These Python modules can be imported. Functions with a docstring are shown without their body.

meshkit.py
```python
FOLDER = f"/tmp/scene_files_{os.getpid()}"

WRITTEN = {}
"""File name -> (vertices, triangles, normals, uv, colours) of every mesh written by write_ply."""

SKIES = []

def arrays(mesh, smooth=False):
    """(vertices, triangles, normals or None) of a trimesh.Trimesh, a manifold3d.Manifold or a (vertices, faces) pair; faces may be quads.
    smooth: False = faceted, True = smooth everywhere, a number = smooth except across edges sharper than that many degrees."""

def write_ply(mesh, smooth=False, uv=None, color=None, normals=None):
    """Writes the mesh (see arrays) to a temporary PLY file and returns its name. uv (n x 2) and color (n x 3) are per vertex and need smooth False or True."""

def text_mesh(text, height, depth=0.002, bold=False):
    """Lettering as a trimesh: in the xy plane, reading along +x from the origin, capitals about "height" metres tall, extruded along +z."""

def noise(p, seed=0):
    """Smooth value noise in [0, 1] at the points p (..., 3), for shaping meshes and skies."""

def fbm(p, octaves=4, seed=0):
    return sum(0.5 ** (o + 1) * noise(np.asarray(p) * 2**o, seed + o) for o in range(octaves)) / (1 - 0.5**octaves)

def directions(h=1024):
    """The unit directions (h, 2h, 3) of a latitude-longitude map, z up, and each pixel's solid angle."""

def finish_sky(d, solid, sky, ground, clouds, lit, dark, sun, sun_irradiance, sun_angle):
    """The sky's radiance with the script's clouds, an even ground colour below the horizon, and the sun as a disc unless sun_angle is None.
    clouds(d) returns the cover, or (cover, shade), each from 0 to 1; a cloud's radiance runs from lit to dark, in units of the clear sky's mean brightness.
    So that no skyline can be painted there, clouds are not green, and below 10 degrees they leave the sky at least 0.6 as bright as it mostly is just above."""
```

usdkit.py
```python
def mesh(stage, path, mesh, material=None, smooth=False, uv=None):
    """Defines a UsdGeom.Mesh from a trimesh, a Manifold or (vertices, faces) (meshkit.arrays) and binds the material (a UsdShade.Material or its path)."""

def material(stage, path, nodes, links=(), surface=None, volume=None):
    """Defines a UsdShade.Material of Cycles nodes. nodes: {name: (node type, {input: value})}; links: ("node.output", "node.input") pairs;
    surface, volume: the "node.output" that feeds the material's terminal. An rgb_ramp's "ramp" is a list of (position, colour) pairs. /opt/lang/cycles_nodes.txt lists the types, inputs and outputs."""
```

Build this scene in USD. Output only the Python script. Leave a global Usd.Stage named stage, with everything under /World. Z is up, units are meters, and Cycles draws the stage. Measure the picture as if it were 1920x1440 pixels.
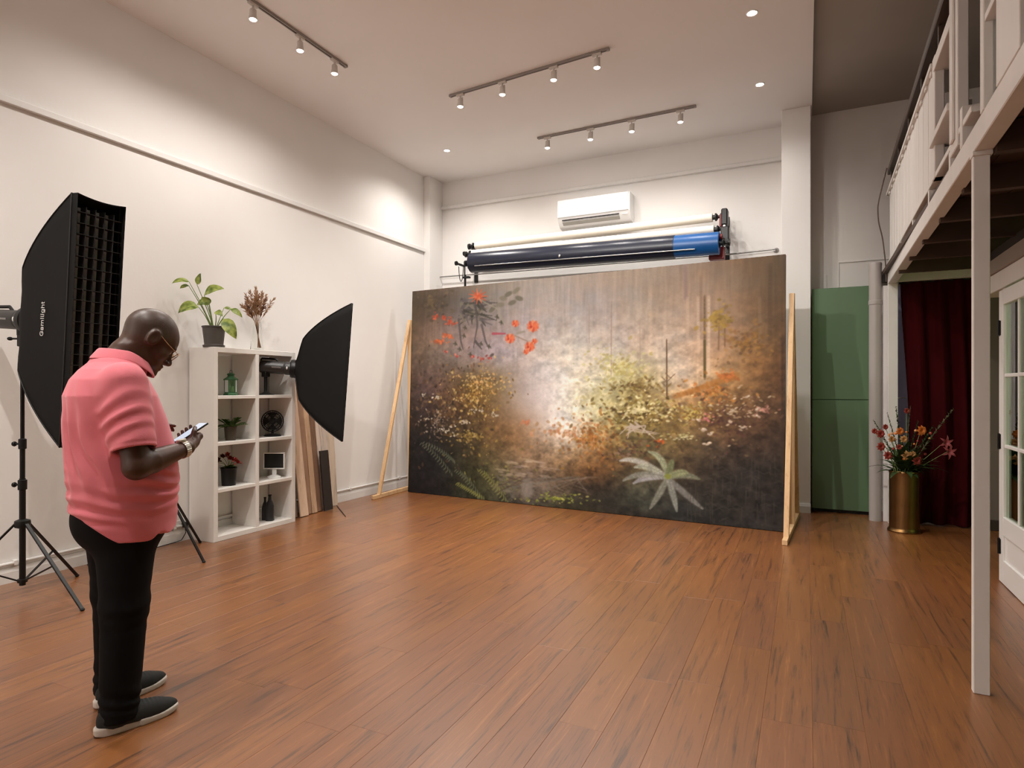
import math
import numpy as np
import trimesh
import usdkit
import meshkit
from meshkit import noise, fbm
from pxr import Gf, Sdf, Usd, UsdGeom, UsdLux, UsdShade, Vt

stage = Usd.Stage.CreateInMemory()
UsdGeom.SetStageUpAxis(stage, "Z")
UsdGeom.SetStageMetersPerUnit(stage, 1.0)
UsdGeom.Xform.Define(stage, "/World")
UsdGeom.Scope.Define(stage, "/World/Looks")
T = Sdf.ValueTypeNames

# ---------------------------------------------------------------- camera, lamps, exposure
CAM_H, FPX = 1.35, 1158.0
YAW = math.atan(552 / 1158.0)                       # the camera looks this far to the left of the long wall
EXPOSURE = 2.2
LAMP = (1.0, 0.95, 0.895)                           # colour of every lamp's light
SPOT_POWER = 1.0
cam = UsdGeom.Camera.Define(stage, "/World/camera")
cam.AddTranslateOp().Set((0, 0, CAM_H))
cam.AddRotateZOp().Set(math.degrees(YAW))
cam.AddRotateXOp().Set(90.0)
cam.CreateHorizontalApertureAttr(36.0)
cam.CreateVerticalApertureAttr(27.0)
cam.CreateFocalLengthAttr(FPX / 1920 * 36.0)
cam.CreateVerticalApertureOffsetAttr(8 / 1920 * 36.0)
cam.CreateFStopAttr(0.0)
cam.CreateClippingRangeAttr((0.05, 200.0))
cam.CreateExposureAttr(EXPOSURE)
dome = UsdLux.DomeLight.Define(stage, "/World/evening_sky")      # a dim evening outside
dome.CreateColorAttr((0.5, 0.6, 0.9))
dome.CreateIntensityAttr(0.02)

F = np.array([-math.sin(YAW), math.cos(YAW), 0.0])
R = np.array([math.cos(YAW), math.sin(YAW), 0.0])
U = np.array([0, 0, 1.0])
C0 = np.array([0, 0, CAM_H])
rng = np.random.default_rng(7)


def ray(x, y):
    return F + (x - 960) / FPX * R - (y - 728) / FPX * U


def onZ(x, y, z=0.0):
    r = ray(x, y)
    return C0 + r * (z - CAM_H) / r[2]


def onX(x, y, X):
    r = ray(x, y)
    return C0 + r * X / r[0]


def onY(x, y, Y):
    r = ray(x, y)
    return C0 + r * Y / r[1]


# ---------------------------------------------------------------- naming and tagging
used = {}


def numbered(parent, name):
    key = (parent, name)
    k = used.get(key, 0)
    used[key] = k + 1
    return f"{parent}/{name}" if k == 0 else f"{parent}/{name}_{k:03d}"


def tag(prim, label=None, cat=None, group=None, kind=None):
    p = prim.GetPrim() if hasattr(prim, "GetPrim") else prim
    for k, v in (("label", label), ("category", cat), ("group", group), ("kind", kind)):
        if v:
            p.SetCustomDataByKey(k, v)
    return prim


def thing(name, label, cat, loc=(0, 0, 0), rz=0.0, group=None, kind=None, parent="/World"):
    path = numbered(parent, name)
    x = UsdGeom.Xform.Define(stage, path)
    if any(abs(c) > 1e-9 for c in loc) or rz:
        x.AddTranslateOp().Set(Gf.Vec3d(*map(float, loc)))
        if rz:
            x.AddRotateZOp().Set(math.degrees(rz))
    tag(x, label, cat, group, kind)
    return path


def part(parent, name, mesh, mat, smooth=30, label=None, kind=None):
    path = numbered(parent, name)
    m = usdkit.mesh(stage, path, mesh, mat, smooth)
    if label or kind:
        tag(m, label, None, None, kind)
    return path


def solo(name, mesh, mat, label, cat, smooth=30, group=None, kind=None):
    path = numbered("/World", name)
    tag(usdkit.mesh(stage, path, mesh, mat, smooth), label, cat, group, kind)
    return path


def struct(name, mesh, mat, smooth=False, label=None):
    path = numbered("/World", name)
    tag(usdkit.mesh(stage, path, mesh, mat, smooth), label, None, None, "structure")
    return path


def copy_of(src, name, label, loc, rz=0.0, group=None):
    was = stage.GetPrimAtPath(src)
    path = numbered("/World", name)
    x = UsdGeom.Xform.Define(stage, path)
    x.AddTranslateOp().Set(Gf.Vec3d(*map(float, loc)))
    if rz:
        x.AddRotateZOp().Set(math.degrees(rz))
    tag(x, label, was.GetCustomData()["category"], group)
    x.GetPrim().GetReferences().AddInternalReference(src)
    x.GetPrim().SetInstanceable(True)
    return path


# ---------------------------------------------------------------- mesh building
class MB:
    def __init__(self):
        self.v, self.f, self.n = [], [], 0

    def add(self, v, f):
        v, f = np.asarray(v, float), np.asarray(f, int)
        if f.shape[1] == 4:
            f = np.vstack([f[:, [0, 1, 2]], f[:, [0, 2, 3]]])
        self.v.append(v)
        self.f.append(f + self.n)
        self.n += len(v)
        return self

    def get(self):
        return np.vstack(self.v), np.vstack(self.f)

    def box(self, lo, hi, b=0.0):
        return self.add(*box(lo, hi, b))

    def tube(self, pts, r, n=10, cap=True):
        return self.add(*tube(pts, r, n, cap))

    def mesh(self, m):
        return self.add(*m)


def _box_template():
    s = np.array([(x, y, z) for x in (-1, 1) for y in (-1, 1) for z in (-1, 1)], float)
    pts, ax = [], []
    for k in range(3):
        for c in s:
            pts.append(c)
            ax.append(k)
    pts, ax = np.array(pts), np.array(ax)
    q = pts * 1.0
    for i in range(len(q)):
        for k in range(3):
            if k != ax[i]:
                q[i, k] *= 0.9
    hull = trimesh.convex.convex_hull(trimesh.Trimesh(q, process=False).vertices)
    idx = [int(np.argmin(((q - h) ** 2).sum(1))) for h in hull.vertices]
    return pts, ax, np.array(idx)[hull.faces]


_BP, _BA, _BF = _box_template()


def box(lo, hi, b=0.0):
    """A box from lo to hi with chamfered edges of width b."""
    lo, hi = np.minimum(lo, hi).astype(float), np.maximum(lo, hi).astype(float)
    c, h = (lo + hi) / 2, (hi - lo) / 2
    if b <= 0:
        v = np.array([(x, y, z) for x in (-1, 1) for y in (-1, 1) for z in (-1, 1)], float) * h + c
        f = np.array([(0, 1, 3, 2), (4, 6, 7, 5), (0, 4, 5, 1), (2, 3, 7, 6), (0, 2, 6, 4), (1, 5, 7, 3)])
        return v, np.vstack([f[:, [0, 1, 2]], f[:, [0, 2, 3]]])
    b = min(b, *(h * 0.8))
    v = np.empty_like(_BP)
    for k in range(3):
        v[:, k] = np.where(_BA == k, _BP[:, k] * h[k], _BP[:, k] * (h[k] - b))
    return v + c, _BF


def frame_of(d):
    d = np.asarray(d, float)
    d = d / np.linalg.norm(d)
    a = np.cross(d, [0, 0, 1.0] if abs(d[2]) < 0.95 else [1.0, 0, 0])
    a /= np.linalg.norm(a)
    return d, a, np.cross(d, a)


def bar(p0, p1, w, t, b=0.002, up=None):
    """A rectangular bar from p0 to p1, w wide (sideways) and t thick."""
    p0, p1 = np.asarray(p0, float), np.asarray(p1, float)
    d = p1 - p0
    L = np.linalg.norm(d)
    d = d / L
    if up is None:
        d, a, c = frame_of(d)
    else:
        a = np.cross(d, up)
        a /= np.linalg.norm(a)
        c = np.cross(a, d)
    v, f = box((0, -w / 2, -t / 2), (L, w / 2, t / 2), b)
    return p0 + v[:, :1] * d + v[:, 1:2] * a + v[:, 2:] * c, f


def tube(pts, r, n=10, cap=True):
    pts = np.asarray(pts, float)
    r = np.broadcast_to(np.asarray(r, float), (len(pts),))
    tan = np.gradient(pts, axis=0)
    tan /= np.linalg.norm(tan, axis=1, keepdims=True) + 1e-12
    _, a, _ = frame_of(tan[0])
    ang = np.arange(n) * 2 * np.pi / n
    v = []
    for i in range(len(pts)):
        a = a - tan[i] * (a @ tan[i])
        a /= np.linalg.norm(a)
        b = np.cross(tan[i], a)
        v.append(pts[i] + r[i] * (np.cos(ang)[:, None] * a + np.sin(ang)[:, None] * b))
    v = np.vstack(v)
    i, j = np.meshgrid(np.arange(len(pts) - 1), np.arange(n), indexing="ij")
    q = np.stack([i * n + j, i * n + (j + 1) % n, (i + 1) * n + (j + 1) % n, (i + 1) * n + j], -1).reshape(-1, 4)
    f = np.vstack([q[:, [0, 1, 2]], q[:, [0, 2, 3]]])
    if cap:
        k = len(v)
        v = np.vstack([v, pts[0], pts[-1]])
        j = np.arange(n)
        f = np.vstack([f, np.stack([np.full(n, k), (j + 1) % n, j], 1), np.stack([np.full(n, k + 1), k - n + j, k - n + (j + 1) % n], 1)])
    return v, f


def rod(p0, p1, r0, r1=None, n=16):
    return tube([p0, p1], [r0, r0 if r1 is None else r1], n)


def lathe(profile, n=32, center=(0, 0, 0), axis=(0, 0, 1)):
    """Revolves (radius, height) pairs round an axis. Open ends with radius 0 close by themselves."""
    pr = np.asarray(profile, float)
    ang = np.arange(n) * 2 * np.pi / n
    d, a, b = frame_of(axis)
    if abs(d[2]) > 0.95:
        a, b = np.array([1.0, 0, 0]), np.cross(d, [1.0, 0, 0])
    ring = np.cos(ang)[:, None] * a + np.sin(ang)[:, None] * b
    v = np.vstack([np.asarray(center) + p[0] * ring + p[1] * d for p in pr])
    i, j = np.meshgrid(np.arange(len(pr) - 1), np.arange(n), indexing="ij")
    q = np.stack([i * n + j, i * n + (j + 1) % n, (i + 1) * n + (j + 1) % n, (i + 1) * n + j], -1).reshape(-1, 4)
    return v, np.vstack([q[:, [0, 1, 2]], q[:, [0, 2, 3]]])


def ball(c, r, n=10):
    """An ellipsoid; r a number or three radii."""
    th = np.linspace(0, np.pi, n)
    v, f = lathe(np.stack([np.maximum(np.sin(th), 1e-4), -np.cos(th)], 1), 2 * n)
    return v * np.broadcast_to(r, 3) + np.asarray(c, float), f


def grid_faces(nu, nv):
    """Faces of a (nu x nv) vertex grid, row-major in u."""
    i, j = np.meshgrid(np.arange(nu - 1), np.arange(nv - 1), indexing="ij")
    return np.stack([i * nv + j, (i + 1) * nv + j, (i + 1) * nv + j + 1, i * nv + j + 1], -1).reshape(-1, 4)


def turn(mesh, rz=0.0, loc=(0, 0, 0), rx=0.0, ry=0.0):
    v, f = mesh
    cx, sx, cy, sy, cz, sz = math.cos(rx), math.sin(rx), math.cos(ry), math.sin(ry), math.cos(rz), math.sin(rz)
    v = np.asarray(v, float) @ np.array([[1, 0, 0], [0, cx, -sx], [0, sx, cx]]).T
    v = v @ np.array([[cy, 0, sy], [0, 1, 0], [-sy, 0, cy]]).T
    v = v @ np.array([[cz, -sz, 0], [sz, cz, 0], [0, 0, 1]]).T
    return v + np.asarray(loc, float), f


def leaf(base, tip, width, droop=0.0, up=(0, 0, 1), nseg=7, fold=0.15, shape=0.75, wave=0.0, thick=0.0006):
    """A leaf blade from base to tip: a thin curved solid with a folded midrib."""
    base, tip, up = np.asarray(base, float), np.asarray(tip, float), np.asarray(up, float)
    d = tip - base
    L = np.linalg.norm(d)
    side = np.cross(d, up)
    if np.linalg.norm(side) < 1e-6:
        side = np.array([1.0, 0, 0])
    side /= np.linalg.norm(side)
    nrm = np.cross(side, d / L)
    t = np.linspace(0, 1, nseg)
    w = width / 2 * np.sin(np.pi * t ** shape) ** 0.8 + 1e-4
    mid = base + t[:, None] * d + (droop * L * 4 * t * (1 - t))[:, None] * nrm
    rows = []
    for k, s in enumerate((-1, -0.5, 0, 0.5, 1)):
        rows.append(mid + (s * w)[:, None] * side + ((abs(s) * fold * w) + wave * np.sin(9 * t + s) * abs(s))[:, None] * nrm)
    top = np.stack(rows, 1).reshape(-1, 3)
    bot = top - nrm * thick
    f = grid_faces(nseg, 5)
    return np.vstack([top, bot]), np.vstack([f, f[:, ::-1] + len(top)])


# ---------------------------------------------------------------- materials
def lin(r, g, b):
    c = np.array([r, g, b], float) / 255
    return tuple(np.where(c <= 0.04045, c / 12.92, ((c + 0.055) / 1.055) ** 2.4))


def look(name, color, rough=0.5, vary=0.0, scale=8.0, bump=0.0, bscale=60.0, stretch=None, **kw):
    """A principled material; vary mottles its tone with noise, bump gives fine relief."""
    path = f"/World/Looks/{name}"
    nodes = {"p": ("principled_bsdf", dict(roughness=rough, base_color=color, **kw))}
    links = []
    if vary or bump:
        nodes["tc"] = ("texture_coordinate", {})
        nodes["mp"] = ("mapping", {"scale": stretch or (1, 1, 1)})
        links.append(("tc.object", "mp.vector"))
    if vary:
        nodes["n"] = ("noise_texture", {"scale": scale, "detail": 5.0, "roughness": 0.6})
        c = np.array(color)
        nodes["r"] = ("rgb_ramp", {"ramp": [(0.25, tuple(c * (1 - vary))), (0.75, tuple(np.minimum(c * (1 + vary), 1)))]})
        links += [("mp.vector", "n.vector"), ("n.fac", "r.fac"), ("r.color", "p.base_color")]
    if bump:
        nodes["bn"] = ("noise_texture", {"scale": bscale, "detail": 3.0})
        nodes["b"] = ("bump", {"strength": 0.6, "distance": bump})
        links += [("mp.vector", "bn.vector"), ("bn.fac", "b.height"), ("b.normal", "p.normal")]
    return usdkit.material(stage, path, nodes, links, "p.BSDF")


def glow(name, color, strength):
    return usdkit.material(stage, f"/World/Looks/{name}", {"e": ("emission", {"color": color, "strength": strength})}, [], "e.emission")


def pane(name, tint=(1, 1, 1), rough=0.0, fac=None):
    nodes = {"t": ("transparent_bsdf", {"color": tint}), "g": ("glossy_bsdf", {"color": (1, 1, 1), "roughness": rough}),
             "f": ("fresnel", {"IOR": 1.45}), "m": ("mix_closure", {})}
    return usdkit.material(stage, f"/World/Looks/{name}", nodes, [("f.fac", "m.fac"), ("t.BSDF", "m.closure1"), ("g.BSDF", "m.closure2")], "m.closure")


def colored(name, attr, rough=0.6, **kw):
    """A material whose colour comes from the mesh's own primvar."""
    return usdkit.material(stage, f"/World/Looks/{name}", {"a": ("attribute", {"attribute": attr}), "p": ("principled_bsdf", dict(roughness=rough, **kw))},
                           [("a.color", "p.base_color")], "p.BSDF")


def leafy(name, c1, c2, scale=20.0, trans=0.25, rough=0.45):
    nodes = {"tc": ("texture_coordinate", {}), "n": ("noise_texture", {"scale": scale, "detail": 3.0}),
             "r": ("rgb_ramp", {"ramp": [(0.35, c1), (0.65, c2)]}), "p": ("principled_bsdf", {"roughness": rough}),
             "t": ("translucent_bsdf", {}), "m": ("mix_closure", {"fac": trans})}
    return usdkit.material(stage, f"/World/Looks/{name}", nodes, [("tc.object", "n.vector"), ("n.fac", "r.fac"), ("r.color", "p.base_color"), ("r.color", "t.color"),
                           ("p.BSDF", "m.closure1"), ("t.BSDF", "m.closure2")], "m.closure")


def wood(name, dark, mid, light, scale=1.0, axis="y", rough=0.4, bump=0.0006, spread=0.05, **kw):
    """Long-grained wood; every board draws its own stretch of the pattern and its own tone."""
    s = {"x": (0.9, 14, 14), "y": (34, 1.7, 34), "z": (14, 14, 0.9)}[axis]
    nodes = {
        "g": ("geometry", {}), "oi": ("object_info", {}),
        "off": ("vector_math", {"math_type": "scale", "vector1": (37.0, 53.0, 29.0)}),
        "ad": ("vector_math", {"math_type": "add"}),
        "mp": ("mapping", {"scale": tuple(np.array(s) * scale)}),
        "n1": ("noise_texture", {"scale": 1.0, "detail": 6.0, "roughness": 0.62, "distortion": 0.7}),
        "mp2": ("mapping", {"scale": tuple(np.array(s) * scale * 4.5)}),
        "n2": ("noise_texture", {"scale": 1.0, "detail": 4.0, "roughness": 0.7}),
        "mx": ("mix_float", {"fac": 0.35}),
        "r": ("rgb_ramp", {"ramp": [(0.34, dark), (0.48, mid), (0.55, mid), (0.67, light)]}),
        "tone": ("map_range", {"from_min": 0.0, "from_max": 1.0, "to_min": 1 - spread, "to_max": 1 + spread}),
        "h": ("hsv", {"hue": 0.5, "saturation": 1.0, "value": 1.0, "fac": 1.0}),
        "b": ("bump", {"strength": 0.35, "distance": bump}),
        "p": ("principled_bsdf", dict(roughness=rough, **kw)),
    }
    links = [("g.position", "ad.vector1"), ("oi.random", "off.scale"), ("off.vector", "ad.vector2"), ("ad.vector", "mp.vector"), ("ad.vector", "mp2.vector"),
             ("mp.vector", "n1.vector"), ("mp2.vector", "n2.vector"), ("n1.fac", "mx.a"), ("n2.fac", "mx.b"), ("mx.result", "r.fac"), ("r.color", "h.color"),
             ("oi.random", "tone.value"), ("tone.result", "h.value"), ("h.color", "p.base_color"), ("n2.fac", "b.height"), ("b.normal", "p.normal")]
    return usdkit.material(stage, f"/World/Looks/{name}", nodes, links, "p.BSDF")


M_wall = look("wall_paint", (0.84, 0.815, 0.79), 0.75, vary=0.025, scale=1.3, bump=0.0008, bscale=40)
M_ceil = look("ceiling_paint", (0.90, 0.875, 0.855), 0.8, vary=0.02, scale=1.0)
M_ceil_shaded = look("bare_ceiling_shaded", (0.42, 0.385, 0.34), 0.85, vary=0.10, scale=0.8)  # unlit upper ceiling: its shade is put into a darker colour
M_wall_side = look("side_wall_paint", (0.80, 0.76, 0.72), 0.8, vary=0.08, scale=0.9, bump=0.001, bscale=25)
M_trim = look("white_trim", (0.78, 0.76, 0.74), 0.45, vary=0.02, scale=6)
M_white = look("white_gloss", (0.80, 0.79, 0.775), 0.35)
M_white_wood = look("painted_timber", (0.76, 0.73, 0.70), 0.45, vary=0.05, scale=5, bump=0.0008, bscale=30, stretch=(1, 1, 0.15))
M_black = look("black_plastic", (0.006, 0.006, 0.006), 0.45, specular_ior_level=0.35)
M_black_metal = look("black_metal", (0.006, 0.0055, 0.0055), 0.4, specular_ior_level=0.35)
M_black_cloth = look("black_cloth", (0.0045, 0.0042, 0.0040), 0.7, vary=0.2, scale=14, bump=0.004, bscale=7, specular_ior_level=0.22)
M_grey_metal = look("grey_metal", (0.35, 0.34, 0.33), 0.35, metallic=0.9)
M_steel = look("steel", (0.55, 0.53, 0.50), 0.3, metallic=1.0)
M_dark_void = look("dark_timber_and_shade", (0.030, 0.018, 0.012), 0.7, vary=0.3, scale=3)
M_handrail = look("dark_handrail", (0.075, 0.052, 0.040), 0.45, vary=0.2, scale=4)
FLR = dict(spread=0.05, specular_ior_level=0.5, coat_weight=0.9, coat_roughness=0.30, scale=0.9)
M_floor = [wood("floor_oak_a", lin(64, 36, 18), lin(130, 78, 36), lin(158, 100, 50), rough=0.45, **FLR),
           wood("floor_oak_b", lin(62, 38, 22), lin(126, 76, 38), lin(153, 97, 51), rough=0.47, **FLR),
           wood("floor_oak_c", lin(68, 40, 20), lin(134, 82, 38), lin(162, 105, 54), rough=0.43, **FLR)]
M_pine = wood("raw_pine", lin(196, 150, 104), lin(222, 184, 138), lin(234, 203, 160), axis="z", rough=0.55, spread=0.06)
M_lens = glow("lamp_glow", (1.0, 0.93, 0.84), 22.0)

# ---------------------------------------------------------------- the room
XL, XR, YB, YF, ZC = -5.0, 4.2, 7.87, -3.4, 4.41
ZU = 4.475                                           # the bare ceiling beside the dropped one
# floor: every plank a part of its own
fl = thing("floor", "warm brown wood plank floor of the studio", None, kind="structure")
part(fl, "subfloor", box((XL - 0.1, YF - 0.1, -0.12), (XR + 0.1, YB + 0.1, -0.012)), M_dark_void, False)
PW, PL = 0.186, 1.235
fov = math.atan(985 / FPX)
n_pl = 0
rest = MB()
for i in range(int((XR - XL) / PW) + 1):
    x0 = XL + i * PW
    off = (0.37 * i + 0.21 * (i % 3)) % 1.0
    for j in range(-1, int((YB - YF) / PL) + 2):
        y0 = YF + (j - off) * PL
        a, b = max(y0, YF), min(y0 + PL, YB)
        x1 = min(x0 + PW, XR)
        if b - a < 0.02 or x1 - x0 < 0.01:
            continue
        cs = np.array([(x, y) for x in (x0, x1) for y in (a, (a + b) / 2, b)])
        w = cs @ F[:2]
        lat = cs @ R[:2]
        seen = np.any((w > 1.75) & (np.abs(lat) < w * 0.87 + 0.1) & (x0 < 2.4))
        m = box((x0 + 0.0002, a + 0.0002, -0.012), (x1 - 0.0002, b - 0.0002, 0.0), 0.0006)
        if seen:
            part(fl, "plank", m, M_floor[int(rng.integers(0, 3))], False)
            n_pl += 1
        else:
            rest.add(*m)
part(fl, "planks_out_of_view", rest.get(), M_floor[0], False, kind="stuff")
struct("wall_left", box((XL - 0.12, YF, -0.02), (XL, YB + 0.1, ZU + 0.1)), M_wall, label="long white left wall")
struct("wall_back", box((XL, YB, -0.02), (0.05, YB + 0.12, ZU + 0.1)), M_wall, label="white back wall behind the painted backdrop")
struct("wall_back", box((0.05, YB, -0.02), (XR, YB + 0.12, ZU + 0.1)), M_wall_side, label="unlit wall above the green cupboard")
struct("wall_front", box((XL, YF - 0.12, -0.02), (XR, YF, ZU + 0.1)), M_wall)
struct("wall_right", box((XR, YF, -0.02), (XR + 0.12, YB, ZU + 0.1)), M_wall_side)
XE = 0.055
struct("ceiling", box((XL, YF, ZC), (XE, YB, ZC + 0.06)), M_ceil, label="smooth dropped ceiling with track and recessed lamps")
struct("ceiling", box((XL, YF, ZU), (XR, YB, ZU + 0.1)), M_ceil_shaded, label="bare upper ceiling over the mezzanine, its unlit shade put into the colour")
# pillar, corner pilaster, ledge, cable trunking, skirting
PY = 7.42
struct("pillar", box((-0.247, PY, 0), (0.042, YB, ZC), 0.004), M_wall, label="white square pillar at the right end of the back wall")
struct("pillar", box((XL, 7.52, 0), (-4.90, YB, ZC), 0.004), M_wall, label="narrow pilaster in the far left corner")
struct("trim_1", MB().box((XL, YF, 3.318), (XL + 0.032, 7.52, 3.366), 0.003).box((XL, YF, 3.366), (XL + 0.02, 7.52, 3.374), 0.001).get(), M_trim, label="cable trunking along the left wall")
bb = MB().box((-4.90, YB - 0.05, 4.0), (-0.247, YB, 4.045), 0.006)
struct("trim_2", bb.get(), M_trim, label="thin ledge across the back wall")
def skirting(p0, p1, inward, h=0.105):
    p0, p1, n = np.array([*p0, 0.0]), np.array([*p1, 0.0]), np.array([*inward, 0.0])
    d = (p1 - p0) / np.linalg.norm(p1 - p0)
    prof = [(0.0, 0.0), (0.018, 0.0), (0.018, h - 0.03), (0.013, h - 0.012), (0.010, h), (0.0, h)]
    L = np.array([p0 + n * a + U * b for a, b in prof] + [p1 + n * a + U * b for a, b in prof])
    k = len(prof)
    f = [(i, (i + 1) % k, k + (i + 1) % k, k + i) for i in range(k)]
    return L, np.array(f)
struct("baseboard_left", skirting((XL, YF), (XL, 7.52), (1, 0)), M_trim)
struct("baseboard_back", skirting((-4.90, YB), (-0.247, YB), (0, -1)), M_trim)
struct("baseboard_pillar", skirting((-0.247, PY), (0.042, PY), (0, -1), 0.1), M_trim)
pipe = MB().tube([(XL + 0.018, YF, 0.135), (XL + 0.018, 7.5, 0.135)], 0.011, 10)
for y in (1.2, 2.4, 3.6, 4.8, 5.9, 6.9):
    pipe.box((XL, y - 0.012, 0.118), (XL + 0.032, y + 0.012, 0.152), 0.002)
struct("trim_3", pipe.get(), M_trim, 30, label="white conduit just above the left skirting board")
# ---------------------------------------------------------------- lamps
def spot(path, pos, power, cone=58.0, soft=0.85, r=0.03, aim=None):
    s = UsdLux.SphereLight.Define(stage, path)
    s.CreateRadiusAttr(r)
    s.CreateNormalizeAttr(True)
    s.CreateIntensityAttr(power * SPOT_POWER)
    s.CreateColorAttr(LAMP)
    sh = UsdLux.ShapingAPI.Apply(s.GetPrim())
    sh.CreateShapingConeAngleAttr(cone)
    sh.CreateShapingConeSoftnessAttr(soft)
    s.AddTranslateOp().Set(Gf.Vec3d(*map(float, pos)))
    if aim is not None:
        d = np.asarray(aim, float) - pos
        s.AddRotateZOp().Set(math.degrees(math.atan2(d[1], d[0])) - 90)
        s.AddRotateXOp().Set(math.degrees(math.atan2(math.hypot(d[0], d[1]), -d[2])))


def track(p0, p1, heads, label, power, cone=70.0, aim=None):
    p0, p1 = np.array([*p0, ZC - 0.012]), np.array([*p1, ZC - 0.012])
    mid = (p0 + p1) / 2
    d = (p1 - p0) / np.linalg.norm(p1 - p0)
    rz = math.atan2(d[1], d[0])
    L = np.linalg.norm(p1 - p0)
    t = thing("track_light", label, "track light", (mid[0], mid[1], ZC), rz)
    part(t, "rail", MB().box((-L / 2, -0.017, -0.022), (L / 2, -0.006, 0), 0.001).box((-L / 2, 0.006, -0.022), (L / 2, 0.017, 0), 0.001).box((-L / 2, -0.008, -0.008), (L / 2, 0.008, 0)).get(), M_rail)
    for s in (-1, 1):
        part(t, "end_cap", box((s * L / 2 - 0.012, -0.019, -0.024), (s * L / 2 + 0.012, 0.019, 0), 0.002), M_rail)
    for h in heads:
        q = np.array([h[0], h[1]]) - mid[:2]
        sx = q @ d[:2]
        m = MB().box((sx - 0.045, -0.016, -0.042), (sx + 0.045, 0.016, -0.022), 0.003)
        m.mesh(rod((sx, 0, -0.042), (sx, 0, -0.070), 0.008))
        m.box((sx + 0.027, -0.006, -0.13), (sx + 0.031, 0.006, -0.062), 0.001).box((sx - 0.004, -0.006, -0.068), (sx + 0.031, 0.006, -0.062), 0.001)
        m.mesh(lathe([(0.001, -0.068), (0.020, -0.070), (0.026, -0.078), (0.027, -0.120), (0.031, -0.130), (0.031, -0.152), (0.028, -0.152), (0.026, -0.138), (0.001, -0.136)], 24, (sx, 0, 0)))
        hd = part(t, "spotlight", m.get(), M_head, 40)
        part(hd, "lens", ball((sx, 0, -0.151), (0.0275, 0.0275, 0.011), 8), M_lens, True, label="glowing lamp face")
        w = mid[:2] + d[:2] * sx
        spot(numbered("/World", "lamp_light"), np.array([w[0], w[1], ZC - 0.175]), power, cone, aim=None if aim is None else np.array([w[0] + aim[0], w[1] + aim[1], ZC - 0.175 + aim[2]]))


M_rail = look("lamp_rail", (0.30, 0.27, 0.25), 0.4)
M_head = look("lamp_head", (0.62, 0.57, 0.53), 0.4)
P1 = 4.5
track((-3.942, 2.86), (-3.939, 4.60), [(-3.93, 2.98), (-3.93, 3.519), (-3.93, 4.02), (-3.93, 4.45)], "nearest track of lamps, running along the left wall", P1 * 0.58, 80)
track((-3.35, 5.541), (-1.609, 5.381), [(-3.227, 5.53), (-2.72, 5.484), (-2.154, 5.432), (-1.715, 5.401)], "middle track of four lamps across the ceiling", P1 * 0.9, 62)
track((-2.946, 6.936), (-1.088, 6.879), [(-2.83, 6.93), (-2.281, 6.916), (-1.787, 6.905), (-1.243, 6.89)], "far track of four lamps, nearest the back wall", P1 * 0.42, 80)
# two added tracks, out of view, for their light alone: one throws its light on the painted canvas, one washes the near wall
track((-3.4, 2.7), (-1.2, 2.7), [(-3.2, 2.7), (-2.3, 2.7), (-1.4, 2.7)], "added track of lamps out of view above the middle of the room, turned towards the painting", P1 * 3.5, 44, (-0.05, 3.7, -3.0))
track((-4.2, -1.9), (-2.2, -1.9), [(-4.0, -1.9), (-3.5, -1.9), (-3.0, -1.9), (-2.5, -1.9)], "added track of lamps behind the viewer, washing the near wall as fill", P1 * 1.6, 75, (-0.3, -0.9, -1))



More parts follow.
